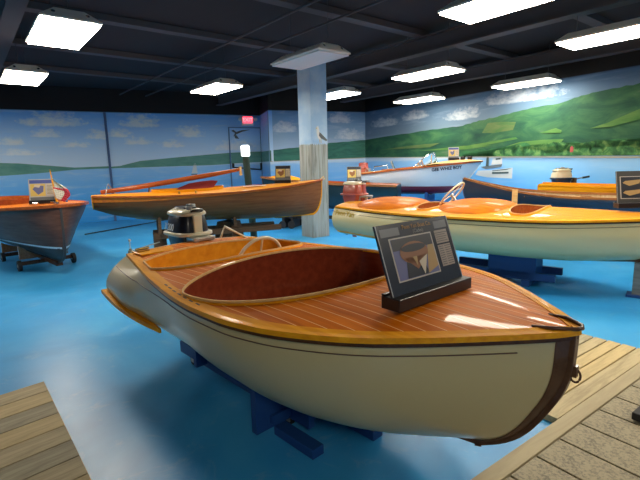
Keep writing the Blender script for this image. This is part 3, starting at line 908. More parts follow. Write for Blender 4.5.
# ------------------------------------------------------------------ hanging lights
def light_fixture(x, y, label, lens, z=3.3):
    root = empty('hanging_light_fixture', (x, y, z), A_E2, label, 'light', 'fluorescent fixtures under the black ceiling')
    L, W = 1.28, .62
    b = MB(); w2, l2 = W / 2, L / 2
    rings = [[(-l2, -w2, 0), (l2, -w2, 0), (l2, w2, 0), (-l2, w2, 0)], [(-l2, -w2, .02), (l2, -w2, .02), (l2, w2, .02), (-l2, w2, .02)],
             [(-l2 + .10, -w2 + .16, .13), (l2 - .10, -w2 + .16, .13), (l2 - .10, w2 - .16, .13), (-l2 + .10, w2 - .16, .13)]]
    b.loft(rings, M['housing'], False); b.build('housing', None, root)
    b = MB(); b.box((0, 0, -.012), (L - .04, W - .04, .022), lens); b.build('diffuser', None, root)
    for sx in (-1, 1):
        c = MB(); c.tube([(sx * (l2 - .16), 0, .13), (sx * (l2 - .16), 0, HT - z)], .004, M['beam'], 6); c.build('hanging_wire', None, root)
        for sy in (-1, 1):
            c = MB(); c.disc((sx * (l2 - .05), sy * .17, .07), .022, .02, (sx, 0, .8), M['chrome'], 12); c.build('end_clip', None, root)
    return root
light_fixture(-3.05, 5.71, 'large lit hanging fixture nearest the upper left corner', M['lens'])
light_fixture(-5.2, 8.28, 'lit hanging fixture at the far left above the mahogany launch', M['lens'])
light_fixture(-2.15, 9.9, 'lit hanging fixture between the left wall and the column, before the exit sign', M['lens'])
light_fixture(-.11, 7.4, 'unlit hanging fixture just in front of the painted column', M['lens_off'])
light_fixture(.42, 11.25, 'small lit fixture partly hidden behind the painted column, cool white', M['lens_cool'])
light_fixture(2.1, 8.82, 'lit hanging fixture right of the column, larger one of the stacked pair', M['lens'])
light_fixture(2.75, 12.45, 'farthest lit fixture right of the column, lower one of the stacked pair', M['lens'])
light_fixture(4.6, 10.2, 'lit hanging fixture in front of the green hills by the right wall', M['lens'])
light_fixture(2.0, 4.96, 'large lit fixture cut by the top edge of the photo', M['lens'])
light_fixture(4.05, 6.4, 'large lit fixture reaching the right edge of the photo', M['lens'])

# fixtures added outside the frame, unseen, to brighten the hull sides
light_fixture(6.05, 3.9, 'lit hanging fixture added out of the frame as fill light', M['lens'])

for x_, y_ in ((4.2, 1.6), (.6, -2.2), (-8.0, 5.6), (-8.9, 9.3)):
    light_fixture(x_, y_, 'lit hanging fixture added out of the frame as fill light', M['lens'])

# ------------------------------------------------------------------ docks
def board(name, mat, p0, d, L, w, z0, z1, parent, gap=.006, cut=None):
    """plank starting at p0, running along d, w wide to its left"""
    b = MB(); nx = Vector((-d.y, d.x, 0))
    c = Vector((p0[0], p0[1], 0)) + d * L / 2 + nx * w / 2
    b.box((0, 0, 0), (L, w - gap, z1 - z0), mat)
    return b.build(name, None, parent, bevel=.003, loc=(c.x, c.y, (z0 + z1) / 2), rot=(0, 0, math.atan2(d.y, d.x)))
rnd = random.Random(11)
dk = empty('wooden_dock_platform', (0, 0, 0), 0, 'low dock of yellow-grey planks in the lower left corner beside the blue floor', 'dock')
dd = Vector((.707, .707, 0)); ee = Vector((.64, -.768, 0))
p = Vector((-2.235, 3.312, 0))
for i in range(18):
    w_ = .205 if i else .20
    a0, a1 = p + ee * .005, p + ee * (w_ - .005)
    bk = MB(); ring = [a0 - dd * 1.9, a1 - dd * 1.9, a1, a0]
    bk.loft([[(v.x, v.y, 0) for v in ring], [(v.x, v.y, .03) for v in ring]], M[['plank', 'plank_c', 'plank_b', 'plank_c', 'plank', 'plank_b'][i % 6]], False)
    cen = (ring[0] + ring[2]) / 2
    an = math.atan2(dd.y, dd.x); rot_ = Matrix.Rotation(-an, 3, 'Z')
    bk.v = [tuple(rot_ @ (Vector(v) - cen)) for v in bk.v]
    bk.build('plank', None, dk, bevel=.002, loc=cen, rot=(0, 0, an))
    p = p + ee * w_
dk['label'] = 'low dock of yellow-grey planks in the lower left corner beside the blue floor'

dr2 = empty('wooden_dock_platform', (0, 0, 0), 0, 'dock of pale planks with gritty boards below the white bow at lower right', 'dock')
f1 = Vector((.8145, .580, 0)); f2 = Vector((.580, -.8145, 0))       # along the border plank, and across it towards the viewer
S0 = Vector((.834, 2.125, 0)) - f1 * 1.2
board('border_plank', M['border'], S0 + f2 * .10, f1, 6.2, .10, 0, .05, dr2, .004)
# pale planks beyond the border, under the bow
for i, (w_, m_) in enumerate(((.13, 'plank'), (.115, 'plank_c'), (.11, 'plank_c'), (.11, 'plank'), (.11, 'plank_b'), (.12, 'plank'))):
    off = sum(x for x in (.13, .115, .11, .11, .11, .12)[:i])
    st = Vector((1.50, 2.60, 0)) - f2 * off
    L_ = (Vector((2.765, 3.632, 0)) - Vector((1.50, 2.60, 0))).dot(f1) + off * -.08 + .0
    board('plank', M[m_], st, f1, L_, w_, 0, .045, dr2, .012)
# gritty cross boards on the viewer's side
for i in range(23):
    st = Vector((.834, 2.125, 0)) + f1 * (-1.2 + i * .26) + f2 * .105
    board('gritty_board', M['grit'], st, f2, 1.9, .26, 0, .045, dr2, .014)
b = MB(); b.box((0, 0, .035), (.26, .10, .05), M['blackm']); 
foot = empty('black_edge_bracket', (2.075, 2.60, .045), R(36), 'small black bracket with a hanging ring at the right edge of the gritty boards', 'bracket')
b.build('block', None, foot, bevel=.006)
b = MB(); b.tube([(-.09 + .028 * math.cos(2 * PI * i / 20), -.056, .02 + .028 * math.sin(2 * PI * i / 20)) for i in range(20)], .005, M['blackm'], 6, loop=True); b.build('ring', None, foot)

# ------------------------------------------------------------------ main runabout
HBm = [(0, .575), (.084, .635), (.17, .70), (.28, .78), (.37, .835), (.44, .87), (.52, .89), (.59, .89), (.68, .845), (.745, .765), (.81, .645), (.87, .48), (.94, .25), (.975, .125), (.99, .065), (1, .012)]
stem_m = [(.20, .60), (.25, .48), (.285, .385), (.37, .245), (.44, .175), (.566, .095), (.72, .025), (.82, .005), (.98, 0), (1.2, 0)]
hm = Hull(3.335, HBm, [(0, .955), (.5, .945), (.8, .965), (1, .985)], [(0, .34), (.3, .25), (.6, .215), (.85, .245), (1, .285)],
          stem_m, [(0, 2.1), (.5, 2.1), (.8, 2.25), (1, 2.1)], [(0, .46), (.12, .34), (.22, .18), (.4, .02), (.8, .0), (1, 0)], .075, 4, 2.2)
opsm = [(1.56, .34, .85, 2.1, .78), (.60, .24, .73, 2.3, .50)]
RZM = R(-46.3)
boat = runabout((-1.242, 4.185, 0), RZM, hm, 'cream runabout in front with striped orange deck and dark mahogany cockpit', M['cream'], M['deck'], M['mahog'], M['gold_flat'], opsm,
                ((.97, .10, .90), .225, R(15), M['ivory']))
# golden bilge rail at the stern
for side in (-1, 1):
    mb = MB(); pts = []; ww = []
    for i in range(16):
        u = i / 15
        pts.append(Vector((-.04 + 1.02 * u, side * (.775 + .03 * math.sin(PI * u)), .665 - .095 * u))); ww.append(.085 * (1 - u ** 3) + .012)
    mb.sweep(pts, ww, .03, M['gold'])
    mb.build('bilge_rail', None, boat)
# bow lifting handle, tow ring, corner plate, cleats
zb = .985
mb = MB(); mb.tube([(3.20, -.10, zb + .004), (3.28, -.085, zb + .012), (3.355, -.03, zb + .012), (3.365, .0, zb + .010), (3.355, .03, zb + .012), (3.28, .085, zb + .012), (3.20, .10, zb + .004)], .009, M['stem'], 8)
mb.build('bow_handle', None, boat)
mb = MB(); mb.box((3.345, 0, .80), (.03, .03, .05), M['stem']); mb.tube([(3.350 + .020 * math.cos(2 * PI * i / 24), .01, .775 + .030 * math.sin(2 * PI * i / 24)) for i in range(24)], .005, M['stem'], 8, loop=True)
mb.build('tow_ring', None, boat)
for t in (-.52, .52):
    mb = MB(); mb.poly([(-.07, -.03), (.05, -.05), (.05, .03)], 0, M['trim'], .012); o = mb.build('corner_plate', None, boat, loc=(-.022, t, .90), rot=(0, 0, PI / 2))
mb = MB(); mb.box((.10, -.50, .985), (.06, .10, .02), M['brass']); mb.tube([(.1, -.56, 1.005), (.1, -.44, 1.005)], .008, M['brass'], 8); mb.build('stern_cleat', None, boat)
mb = MB(); mb.box((.14, -.40, .975), (.20, .34, .012), M['gold']); mb.build('corner_hatch', None, boat, bevel=.004)
# short ash tray-like vents along the near covering board
for i in range(7):
    x = 1.22 + i * .085; hbv = hm.HB(x / 3.335); mb = MB()
    mb.box((x, -(hbv - .022), hm.decz(x, hbv) + .006), (.045, .012, .004), M['blackm'], rz=R(-4))
    mb.build('scupper_slot', None, boat)
# boat-hook rod and little staff on the transom
st = empty('stern_light_staff', (0, 0, 0), 0, 'thin white staff with tiny round base on the stern corner of the cream runabout', 'staff')
st.location = boat.matrix_basis @ Vector((-.12, -.52, .97)); st.rotation_euler = (0, 0, RZM)
mb = MB(); mb.disc((0, 0, -.02), .022, .03, (0, 0, 1), M['steel'], 12); mb.disc((0, 0, .0), .012, .02, (0, 0, 1), M['steel'], 12); mb.build('base', None, st)
mb = MB(); mb.tube([(0, 0, 0), (0, 0, .075)], .004, M['white'], 8); mb.disc((0, 0, .085), .010, .02, (0, 0, 1), M['white'], 10); mb.build('staff', None, st)
mb = MB(); mb.tube([(0, .0, -.015), (-.06, .30, .02)], .006, M['steel'], 8); mb.tube([(0, 0, -.015), (.1, -.01, -.02)], .006, M['steel'], 8); mb.build('steering_rod', None, st)

eng = outboard(boat.matrix_basis @ Vector((.0, .10, .975)), RZM, 'black and beige outboard motor on the stern of the front runabout', M['engblk'], M['beige'], M['beige'], 1.14, '3 200', .66)
# link arms beside the motor
mb = MB(); mb.tube([(-.02, .20, -.04), (.02, .24, .10), (.10, .42, -.02), (.02, .30, -.03), (-.02, .2, -.04)], .012, M['beige'], 8); mb.tube([(-.05, .12, -.01), (.0, .3, -.03)], .014, M['steel'], 8)
mb.build('steering_link', None, eng)
placard(boat.matrix_basis @ Vector((2.71, -.125, 1.022)), R(43.7) + R(-4), .565, .355, 'black angled information board with boat picture on the front runabout deck', 'dark', tilt=R(20), heading=('Penn Yan Boat Co.', '(Cadet)'))

# blue stand beneath it
std = empty('boat_stand', boat.matrix_basis @ Vector((0, 0, 0)), RZM, 'dark blue wheeled wooden stand under the front cream runabout', 'stand')
def cradle(name, x, hull, hw, z0, th, mat, parent, zt=None):
    b = MB(); top = []
    for i in range(13):
        t = -hw + 2 * hw * i / 12
        f = x / hull.L; z = None
        for j in range(60):
            q = hull.pt(f, 1, 1 - j / 60)
            if q.y >= abs(t): z = q.z; break
        top.append((t, (z or hull.ZS(f)) - .035))
    pts = [(-hw, z0), (hw, z0)] + top[::-1]
    b.loft([[(x - th / 2, p_[0], p_[1]) for p_ in pts], [(x + th / 2, p_[0], p_[1]) for p_ in pts]], mat, False)
    return b.build(name, None, parent)
cradle('cradle_board', .75, hm, .42, .10, .04, M['blue'], std)
cradle('cradle_board', 1.78, hm, .58, .06, .05, M['blue'], std)
fbox('foot', (1.98, -.40, .03), (.36, .09, .06), M['blue'], std)
fbox('foot', (1.98, .36, .03), (.36, .09, .06), M['blue'], std)
fbox('foot', (2.05, -.02, .03), (.5, .09, .06), M['blue'], std)
for t in (-.30, .30): fbox('side_beam', (1.15, t, .115), (1.7, .05, .10), M['blue'], std)
fbox('cross_beam', (1.80, 0, .12), (.06, .95, .06), M['blue'], std)
for x in (.5, 1.78):
    for t in (-.30, .30):
        c = MB(); c.disc((x, t, .04), .04, .03, (0, 1, 0), M['rubber']); c.box((x, t, .055), (.05, .045, .05), M['steel']); c.build('caster', None, std)

# ------------------------------------------------------------------ second runabout (ivory) behind on the right
k6 = 4.6 / 3.335
HB6 = [(0, .44), (.06, .52), (.15, .63), (.3, .76), (.47, .81), (.6, .815), (.735, .71), (.85, .49), (.94, .25), (.975, .137), (.99, .07), (1, .012)]
h6 = Hull(4.6, HB6, [(0, .965), (.3, .945), (.7, .955), (1, 1.0)], [(0, .46), (.4, .40), (.8, .39), (1, .45)],
          [(.30, .8), (.40, .52), (.46, .38), (.55, .22), (.7, .08), (.85, .01), (1.3, 0)], [(0, 3.4), (.3, 3.2), (.6, 3.1), (.8, 2.9), (1, 2.3)], [(0, .25), (.12, .14), (.4, .03), (1, 0)], .09)
R6 = R(-38.5)
ops6 = [(2.95, .19, .60, 2.6, .19), (1.60, .17, .55, 2.3, .20)]
b6 = runabout((.56, 7.83, 0), R6, h6, 'ivory runabout on the right behind the front boat with two cockpits', M['cream2'], M['deck_gold'], M['mahog_or'], M['mahog_or'], ops6,
              ((1.88, -.10, 1.18), .235, R(40), M['ivory']), chine=.42)
# crowned decks: varnished camel-back covers behind each cockpit
for (c, a, bb, hh, m_) in ((.86, .58, .60, .11, 'cover'), (2.24, .52, .66, .11, 'cover')):
    mb = MB(); rows = []
    for i in range(15):
        u = -1 + 2 * i / 14; x = c + a * u; row = []
        for j in range(21):
            v = -1 + 2 * j / 20; t = bb * v * math.sqrt(max(1 - (abs(u) ** 2.6), 0)); 
            z = h6.decz(x, t) + .004 + hh * max(1 - abs(u) ** 2.6, 0) * (1 - v ** 4) * .8
            row.append((x, t, z))
        rows.append(row)
    mb.loft(rows, M[m_], True, False, False); mb.build('crowned_deck_cover', None, b6)
outboard(b6.matrix_basis @ Vector((.10, .30, 1.05)), R6, 'dull red outboard motor with cream cap on the ivory runabout stern', M['engred'], M['engred'], M['ivory'], 1.12, None, .55)
q0 = h6.pt(.045, -1, h6.a_for(.045, .16), .03); q1 = h6.pt(.085, -1, h6.a_for(.085, .16), .006)
for wd, ff in (('Penn', .035), ('Yan', .085)):
    q0 = h6.pt(ff, -1, h6.a_for(ff, .18), .012); q1 = h6.pt(ff + .03, -1, h6.a_for(ff + .03, .18), .012)
    text_part('gilt_script', wd, .13, M['gilt'], b6, q0, (R(88), 0, math.atan2(q1.y - q0.y, q1.x - q0.x)), .001, shear=.4, bold=.002)
placard(b6.matrix_basis @ Vector((4.12, .10, 1.075)), R(51.5 - 52), .50, .40, 'dark grey information board on the ivory runabout foredeck at right edge', 'grey', tilt=R(12))
s6 = empty('boat_stand', b6.location, R6, 'blue painted stand under the ivory runabout, near its middle', 'stand')
fbox('pedestal', (2.80, -.05, .25), (.62, .40, .34), M['blue'], s6)
fbox('long_beam', (2.62, -.22, .14), (1.45, .06, .10), M['blue'], s6); fbox('long_beam', (2.62, .25, .14), (1.45, .06, .10), M['blue'], s6)
cradle('cradle_board', 1.3, h6, .42, .04, .05, M['blue'], s6)
for x in (1.3, 2.6, 3.0): fbox('foot', (x, 0, .045), (.10, .6, .09), M['blue'], s6)
fbox('long_beam', (1.7, 0, .10), (.9, .06, .08), M['blue'], s6)
sp = empty('boat_prop', b6.matrix_basis @ Vector((4.20, -.10, 0)), R6, 'grey wooden prop under the ivory runabout bow at the right edge', 'prop')
fbox('post', (0, .10, .21), (.09, .09, .42), weathered('grey_post', (.26, .27, .26), (.15, .16, .16)), sp); fbox('foot', (0, .1, .015), (.2, .2, .03), M['blue'], sp)

# ------------------------------------------------------------------ mahogany launch at the left
HB2 = [(0, .62), (.2, .78), (.45, .86), (.62, .84), (.76, .76), (.86, .58), (.93, .40), (.97, .22), (.99, .10), (1, .012)]
h2 = Hull(4.7, HB2, [(0, 1.0), (.5, 1.05), (.8, 1.09), (1, 1.14)], [(0, .36), (.5, .26), (.85, .19), (1, .17)],
          [(.12, .9), (.17, .45), (.24, .20), (.34, .08), (.5, .03), (.8, 0), (1.3, 0)], [(0, 2.4), (.5, 1.8), (.8, 1.35), (1, 1.25)], [(0, .1), (.5, 0), (.85, -.03), (1, 0)], .05)
ang2 = R(-44)
d2 = Vector((math.cos(ang2), math.sin(ang2), 0))
bow2 = Vector((-4.02, 6.90, 0))
M['launchhull'] = wood('weathered_mahogany_hull', (.17, .085, .06), (.10, .045, .035), .3, .3, (1, 3, 16))
M['launchside'] = M['launchhull']
M['wline'] = plain('white_waterline', (.85, .87, .88), .4)
M['bottomd'] = plain('dark_bottom_paint', (.05, .045, .045), .4)
lp = bow2 - d2 * 4.7
b2 = empty('mahogany_launch', lp, ang2, 'dark mahogany launch at the left edge with a flag staff on its bow', 'boat')
h2.skin('hull', M['launchhull'], b2, 64, 40, band=None)
h2.bottom_paint('bottom_paint', M['bottomd'], b2, lambda f: .45 + .08 * (1 - f))
h2.transom('transom', M['mahog_or'], b2)
h2.deck('deck', M['deck'], b2, [(2.2, 1.3, .62, 2.6, 1.3)])
h2.tub('cockpit_lining', (2.2, 1.3, .62, 2.6, 1.3), .5, M['mahog_or'], M['brownrail'], b2)
mb = MB(); mb.sweep(h2.rim((2.2, 1.3, .62, 2.6, 1.3), lift=.04), .02, .09, M['mahog_or'], loop=True); mb.build('coaming', None, b2)
h2.rails('rub_rail', M['mahog_or'], b2, .04, .045, .012, -.012)
h2.keel('stem_and_keel', M['bottomd'], b2, .035, .06)
mb = MB()
for side in (-1, 1):
    rows = []
    for i in range(50):
        f = i / 49 * .995; z0 = .46 + .08 * (1 - f)
        gz0 = (h2.ZS(f) - z0 - .016) / (h2.ZS(f) - h2.ZK(f)); gz1 = (h2.ZS(f) - z0 + .016) / (h2.ZS(f) - h2.ZK(f))
        rows.append([h2.pt(f, side, h2.a_for(f, gz1), .004), h2.pt(f, side, h2.a_for(f, gz0), .004)])
    mb.loft(rows, M['wline'], True, False, False)
mb.build('waterline_stripe', None, b2)
for x in (2.9, 1.2): fbox('seat', (x, 0, .78), (.35, 1.0, .06), M['brownrail'], b2, bevel=.015)
mb = MB(); mb.disc((4.50, 0, 1.175), .03, .04, (0, 0, 1), M['chrome']); mb.tube([(4.40, -.05, 1.18), (4.40, .05, 1.18)], .01, M['chrome'], 8); mb.build('bow_fitting', None, b2)
for s_ in (-1, 1):
    mb = MB(); mb.box((4.25, s_ * .22, 1.165), (.10, .03, .03), M['chrome'], rz=s_ * -.6); mb.build('bow_chock', None, b2, bevel=.004)
fl = empty('flag_staff', b2.matrix_basis @ Vector((4.56, 0, 1.17)), ang2, 'wooden flag staff with small white, green and red pennant on the launch bow', 'flag')
mb = MB(); mb.tube([(0, 0, 0), (-.10, -.015, .50)], [.016, .009], M['gold'], 10); mb.disc((-.10, -.015, .51), .012, .02, (0, 0, 1), M['brass'], 10); mb.build('staff', None, fl)
mb = MB(); mb.disc((0, 0, 0), .03, .03, (0, 0, 1), M['chrome']); mb.build('socket', None, fl)
M['flagw'] = plain('flag_white', (.66, .62, .50), .8); M['flagr'] = plain('flag_red', (.55, .04, .06), .8); M['flagg'] = plain('flag_green', (.10, .20, .12), .8)
mb = MB()
gx = Vector((.16, .16, 0)).normalized()
def fp(u, v):      # hanging folded pennant
    base = Vector((-.085 + .08 * (1 - v), -.012, .08 + .34 * v)); ln = .22 * math.sin(min(1, (1 - v) * 1.6 + .02) * PI / 2) * (1 if v > .28 else .5 + v * 1.78)
    return base + Vector((.35, .93, 0)) * ln * u + Vector((.93, -.35, 0)) * .018 * math.sin(u * 6 + v * 5) + Vector((0, 0, -.07 * u))
for i in range(8):
    for j in range(12):
        u0, u1, v0, v1 = i / 8, (i + 1) / 8, j / 12, (j + 1) / 12
        um, vm = (u0 + u1) / 2, (v0 + v1) / 2
        m_ = M['flagr'] if (um > .68 and vm < .55) or (.38 < vm < .50) else (M['flagg'] if .45 < um < .75 and vm > .62 else M['flagw'])
        mb.add([fp(u0, v0), fp(u1, v0), fp(u1, v1), fp(u0, v1)], [(0, 1, 2, 3)], m_, True)
o = mb.build('flag', None, fl); md = o.modifiers.new('s', 'SOLIDIFY'); md.thickness = .003
placard(b2.matrix_basis @ Vector((4.20, -.10, 1.15)), R(24), .36, .36, 'bright information board with yellow picture beside the launch flag staff', 'colour', tilt=R(16))
tr_ = empty('launch_trolley', b2.location, ang2, 'dark wheeled trolley with wooden bunk under the mahogany launch', 'trolley')
fbox('frame_beam', (3.2, 0, .16), (2.2, .10, .08), M['rubdark'], tr_)
cradle('bunk', 3.45, h2, .38, .17, .05, M['brownrail'], tr_); cradle('bunk', 2.4, h2, .42, .17, .05, M['brownrail'], tr_)
fbox('axle', (3.6, 0, .12), (.06, .8, .06), M['rubdark'], tr_)
fbox('axle', (2.4, 0, .12), (.06, .8, .06), M['rubdark'], tr_)
for x in (3.6, 2.4):
    for t in (-.42, .42):
        c = MB(); c.disc((x, t, .09), .09, .05, (0, 1, 0), M['rubber']); c.disc((x, t, .09), .03, .06, (0, 1, 0), M['steel']); c.build('wheel', None, tr_)

# ------------------------------------------------------------------ orange sailing boat in the middle
L3 = 4.18
HB3 = [(0, .16), (.06, .30), (.15, .46), (.35, .62), (.55, .64), (.75, .50), (.9, .24), (.97, .09), (1, .012)]
h3 = Hull(L3, HB3, [(0, 1.235), (.25, 1.215), (.5, 1.225), (.75, 1.27), (1, 1.36)], [(0, 1.00), (.08, .88), (.25, .76), (.5, .70), (.8, .66), (1, .66)],
          [(.6, .5), (.66, .20), (.75, .10), (.9, .04), (1.1, .01), (1.4, 0)], [(0, 1.8), (.5, 2.0), (.8, 1.8), (1, 1.6)], [(0, 0), (1, 0)], .05)
a3 = math.atan2(1.6, 3.86)
M['orange'] = wood('orange_strake', (.85, .26, .03), (.62, .14, .02), .35, .3)
M['sailhull'] = wood('brown_varnished_hull', (.27, .11, .04), (.17, .06, .022), .4, .1, (1, 3, 18))
b3 = empty('sailing_boat', (-3.80, 7.50, 0), a3, 'long orange-decked wooden sailing boat in front of the painted column', 'boat')
h3.skin('hull', M['sailhull'], b3, 56, 24)
h3.transom('transom', M['gold'], b3)
ops3 = [(1.55, .62, .36, 2.6, .62)]
h3.deck('deck', M['gold_flat'], b3, ops3)
h3.tub('cockpit_lining', ops3[0], .3, M['mahog_or'], M['brownrail'], b3)
mb = MB(); mb.sweep(h3.rim(ops3[0], lift=.02), .018, .05, M['gold'], loop=True); mb.build('coaming', None, b3)
mb = MB()      # broad orange sheer strake
for side in (-1, 1):
    rows = []
    for i in range(50):
        f = i / 49 * .97; h_ = .105 - .075 * min(1, max(0, (f - .0) / .6))
        tot = h3.ZS(f) - h3.ZK(f)
        rows.append([h3.pt(f, side, h3.a_for(f, max(.002, h_ * j / 4 / tot)), .008) for j in range(5)])
    mb.loft(rows, M['orange'], True, False, False)
mb.build('sheer_strake', None, b3)
h3.rails('rub_rail', M['mahog_or'], b3, .03, .03, .014, -.008)
h3.keel('stem_and_keel', M['gold'], b3, .035, .045, .15)
# the deck fittings
for x, t in ((1.35, -.5), (1.62, -.52), (.9, .3)):
    c = MB(); c.disc((x, t, h3.decz(x, t) + .02), .018, .04, (0, 0, 1), M['brass'], 12); c.build('deck_cleat', None, b3)
mb = MB(); mb.tube([(.20, -.17, h3.decz(.2, .17)), (.24, -.14, 1.40), (.24, .14, 1.42), (.34, .2, h3.decz(.3, .2))], .008, M['steel'], 8); mb.build('rope_horse', None, b3)
mb = MB(); mb.tube([(L3 - .03, 0, 1.36), (L3 + .03, -.03, 1.42), (L3 + .05, -.03, 1.36)], .012, M['trim'], 8); mb.build('bow_fitting', None, b3)
inv3 = b3.matrix_basis.inverted()
def w3(x, y, z): return inv3 @ Vector((x, y, z))
mb = MB(); mb.tube([w3(-3.72, 7.62, 1.285), w3(-3.2, 7.8, 1.345), w3(-2.6, 8.02, 1.43), w3(-1.98, 8.25, 1.525), w3(-1.45, 8.42, 1.61)], [.035, .042, .045, .042, .028], M['mahog_or'], 12)
mb.tube([w3(-1.46, 8.41, 1.66), w3(-1.45, 8.40, 1.50)], .025, M['trim'], 8)
boom = mb.build('boom', None, None); boom.matrix_basis = b3.matrix_basis.copy(); tag(boom, 'long round wooden boom lying above the orange sailing boat deck', 'boom')
crt = MB(); crt.tube([w3(-2.98, 7.80, 1.22), w3(-2.98, 7.88, 1.37)], .012, M['rubdark'], 8)
c_ = crt.build('boom_crutch', None, b3)
# red rudder-shaped panel leaning in the cockpit
mb = MB(); prof = [(-.42, 0), (-.30, .10), (-.12, .17), (.1, .20), (.30, .215), (.42, .20), (.34, .10), (.30, 0)]
mb.poly(prof, -.02, M['red'], .04)
o = mb.build('red_seat_back', None, None, bevel=.01); o.matrix_basis = b3.matrix_basis @ Matrix.Translation((1.70, .12, h3.decz(1.5, 0) - .06)) @ Matrix.Rotation(R(-14), 4, 'X')
tag(o, 'dark red curved panel standing in the orange sailing boat cockpit', 'panel')
o = MB(); o.box((0, 0, 0), (.42, .12, .014), M['white'], rz=.15); o.box((.0, .02, .012), (.3, .05, .01), M['red'], rz=.1)
o = o.build('folded_white_cloth', None, None, bevel=.004); o.matrix_basis = b3.matrix_basis @ Matrix.Translation((2.72, -.25, h3.decz(2.72, .25) + .018)); tag(o, 'small folded white cloth lying on the orange foredeck near the green lamp post', 'cloth')
placard(b3.matrix_basis @ Vector((3.35, -.02, h3.decz(3.35, .0) + .004)), R(-2), .30, .30, 'small dark information board with yellow picture on the orange foredeck by the column', 'colour2', tilt=R(16))
s3 = empty('boat_stand', b3.location, a3, 'brown wooden pedestal stand under the orange sailing boat', 'stand')
M['brownst'] = wood('brown_stand_wood', (.16, .10, .06), (.09, .055, .035), .6, 0)
mb = MB(); mb.loft([superring(2.25, 0, z, rx, ry, 4, 2) for z, rx, ry in ((.02, .34, .34), (.65, .22, .22))], M['brownst'], False); mb.build('pedestal', None, s3)
for t in (-.25, .22): fbox('long_beam', (2.05, t, .50), (2.3, .07, .10), M['brownst'], s3)
cradle('bunk', 1.0, h3, .35, .55, .05, M['brownst'], s3)
cradle('bunk', 2.3, h3, .35, .60, .05, M['brownst'], s3)
mb = MB(); mb.box((1.0, 0, .27), (.22, .16, .54), M['brownst']); mb.box((1.0, 0, .03), (.3, .7, .06), M['brownst']); mb.build('leg', None, s3)
rod = MB(); rod.tube([(-6.05, 11.32, .016), (-5.30, 13.07, .016)], .016, M['blackm'], 8); rod.tube([(-5.30, 13.07, .016), (-4.80, 14.24, .016)], .011, M['blackm'], 8)
tag(rod.build('floor_pole'), 'thin dark pole lying on the blue floor behind the orange sailing boat', 'pole')

# lamp post between the sailing boat and the door
lp_ = empty('lamp_post', (-1.56, 9.75, 0), 0, 'dark green post with a glowing white square lamp behind the orange sailing boat', 'lamp')
mb = MB(); mb.tube([(.10, 0, 0), (0, 0, 1.86)], .075, M['greenpost'], 16); mb.build('post', None, lp_)
mb = MB(); mb.loft([superring(0, 0, z, r_, r_, 24, 5) for z, r_ in ((1.87, .07), (1.89, .085), (2.07, .085), (2.10, .07))], M['lampglow']); mb.build('lamp_shade', None, lp_)

# ------------------------------------------------------------------ dark teal boat behind the column
L4 = 3.7
h4 = Hull(L4, [(0, .36), (.3, .42), (.6, .42), (.8, .34), (.93, .16), (1, .012)], [(0, 1.10), (.5, 1.18), (1, 1.34)], [(0, .60), (.5, .52), (1, .56)],
          [(.4, .6), (.56, .35), (.8, .12), (1.4, 0)], [(0, 2.6), (1, 1.6)], [(0, 0), (1, 0)], .03)
a4 = math.atan2(1.15, -3.5)
b4 = empty('teal_rowing_boat', (1.97, 11.02, 0), a4, 'dark teal boat with brown wooden deck behind the painted column', 'boat')
h4.skin('hull', M['teal'], b4, 40, 16); h4.transom('transom', M['teal'], b4)
ops4 = [(1.5, .8, .30, 2.6, .8)]
h4.deck('deck', M['mahog_or'], b4, ops4); h4.tub('cockpit_lining', ops4[0], .3, M['mahog_or'], M['brownrail'], b4)
h4.rails('rub_rail', M['brownrail'], b4, .05, .05, .012, 0); h4.keel('keel', M['rubdark'], b4, .04, .05)
mb = MB(); rows = []
for i in range(13):
    u = -1 + 2 * i / 12; x = 3.0 + .5 * u
    rows.append([(x, .24 * v * math.sqrt(1 - .85 * max(u, 0) ** 2), h4.decz(x, 0) + .005 + .09 * (1 - u * u) * (1 - v * v)) for v in [-1 + 2 * j / 12 for j in range(13)]])
mb.loft(rows, M['gold_flat'], True, False, False); mb.build('crowned_foredeck', None, b4)
placard((.90, 11.32, h4.decz(1.5, .4) + .02), R(-2), .36, .36, 'small information board with yellow boat picture on the teal boat', 'colour2', tilt=R(14))
b4root = b4
tt4 = empty('boat_trolley', b4.location, a4, 'small black wheeled trolley under the dark teal boat', 'trolley')
fbox('frame_beam', (1.9, 0, .28), (2.9, .10, .08), M['blackm'], tt4)
cradle('bunk', .8, h4, .35, .30, .05, M['blue'], tt4); cradle('bunk', 2.8, h4, .28, .30, .05, M['blue'], tt4)
for x in (.8, 2.75, 3.0):
    fbox('axle', (x, 0, .14), (.06, .56, .26), M['blackm'], tt4)
    for t in (-.3, .3):
        c = MB(); c.disc((x, t, .10), .10, .05, (0, 1, 0), M['rubber']); c.build('wheel', None, tt4)

# ------------------------------------------------------------------ pale motor launch along the right wall
L5 = 3.40
h5 = Hull(L5, [(0, .50), (.3, .58), (.55, .58), (.75, .46), (.9, .24), (.97, .09), (1, .012)], [(0, 1.33), (.4, 1.46), (.75, 1.56), (1, 1.64)], [(0, .82), (.5, .80), (.85, .84), (1, .95)],
          [(.8, .75), (.95, .50), (1.2, .30), (1.5, .08), (1.64, 0), (1.9, 0)], [(0, 2.6), (.6, 2.2), (1, 1.5)], [(0, 0), (.8, -.02), (1, 0)], .05, 3)
a5 = math.atan2(-1.80, 2.84)
b5 = empty('motor_launch', (1.18, 12.98, 0), a5, 'pale blue-white motor launch with maroon bottom and windshield, left of the painted steamboat', 'boat')
h5.skin('hull', M['palehull'], b5, 50, 34, band=None)
h5.bottom_paint('bottom_paint', M['maroon'], b5, lambda f: 1.03)
h5.transom('transom', M['palehull'], b5)
ops5 = [(1.4, .65, .40, 2.8, .65)]
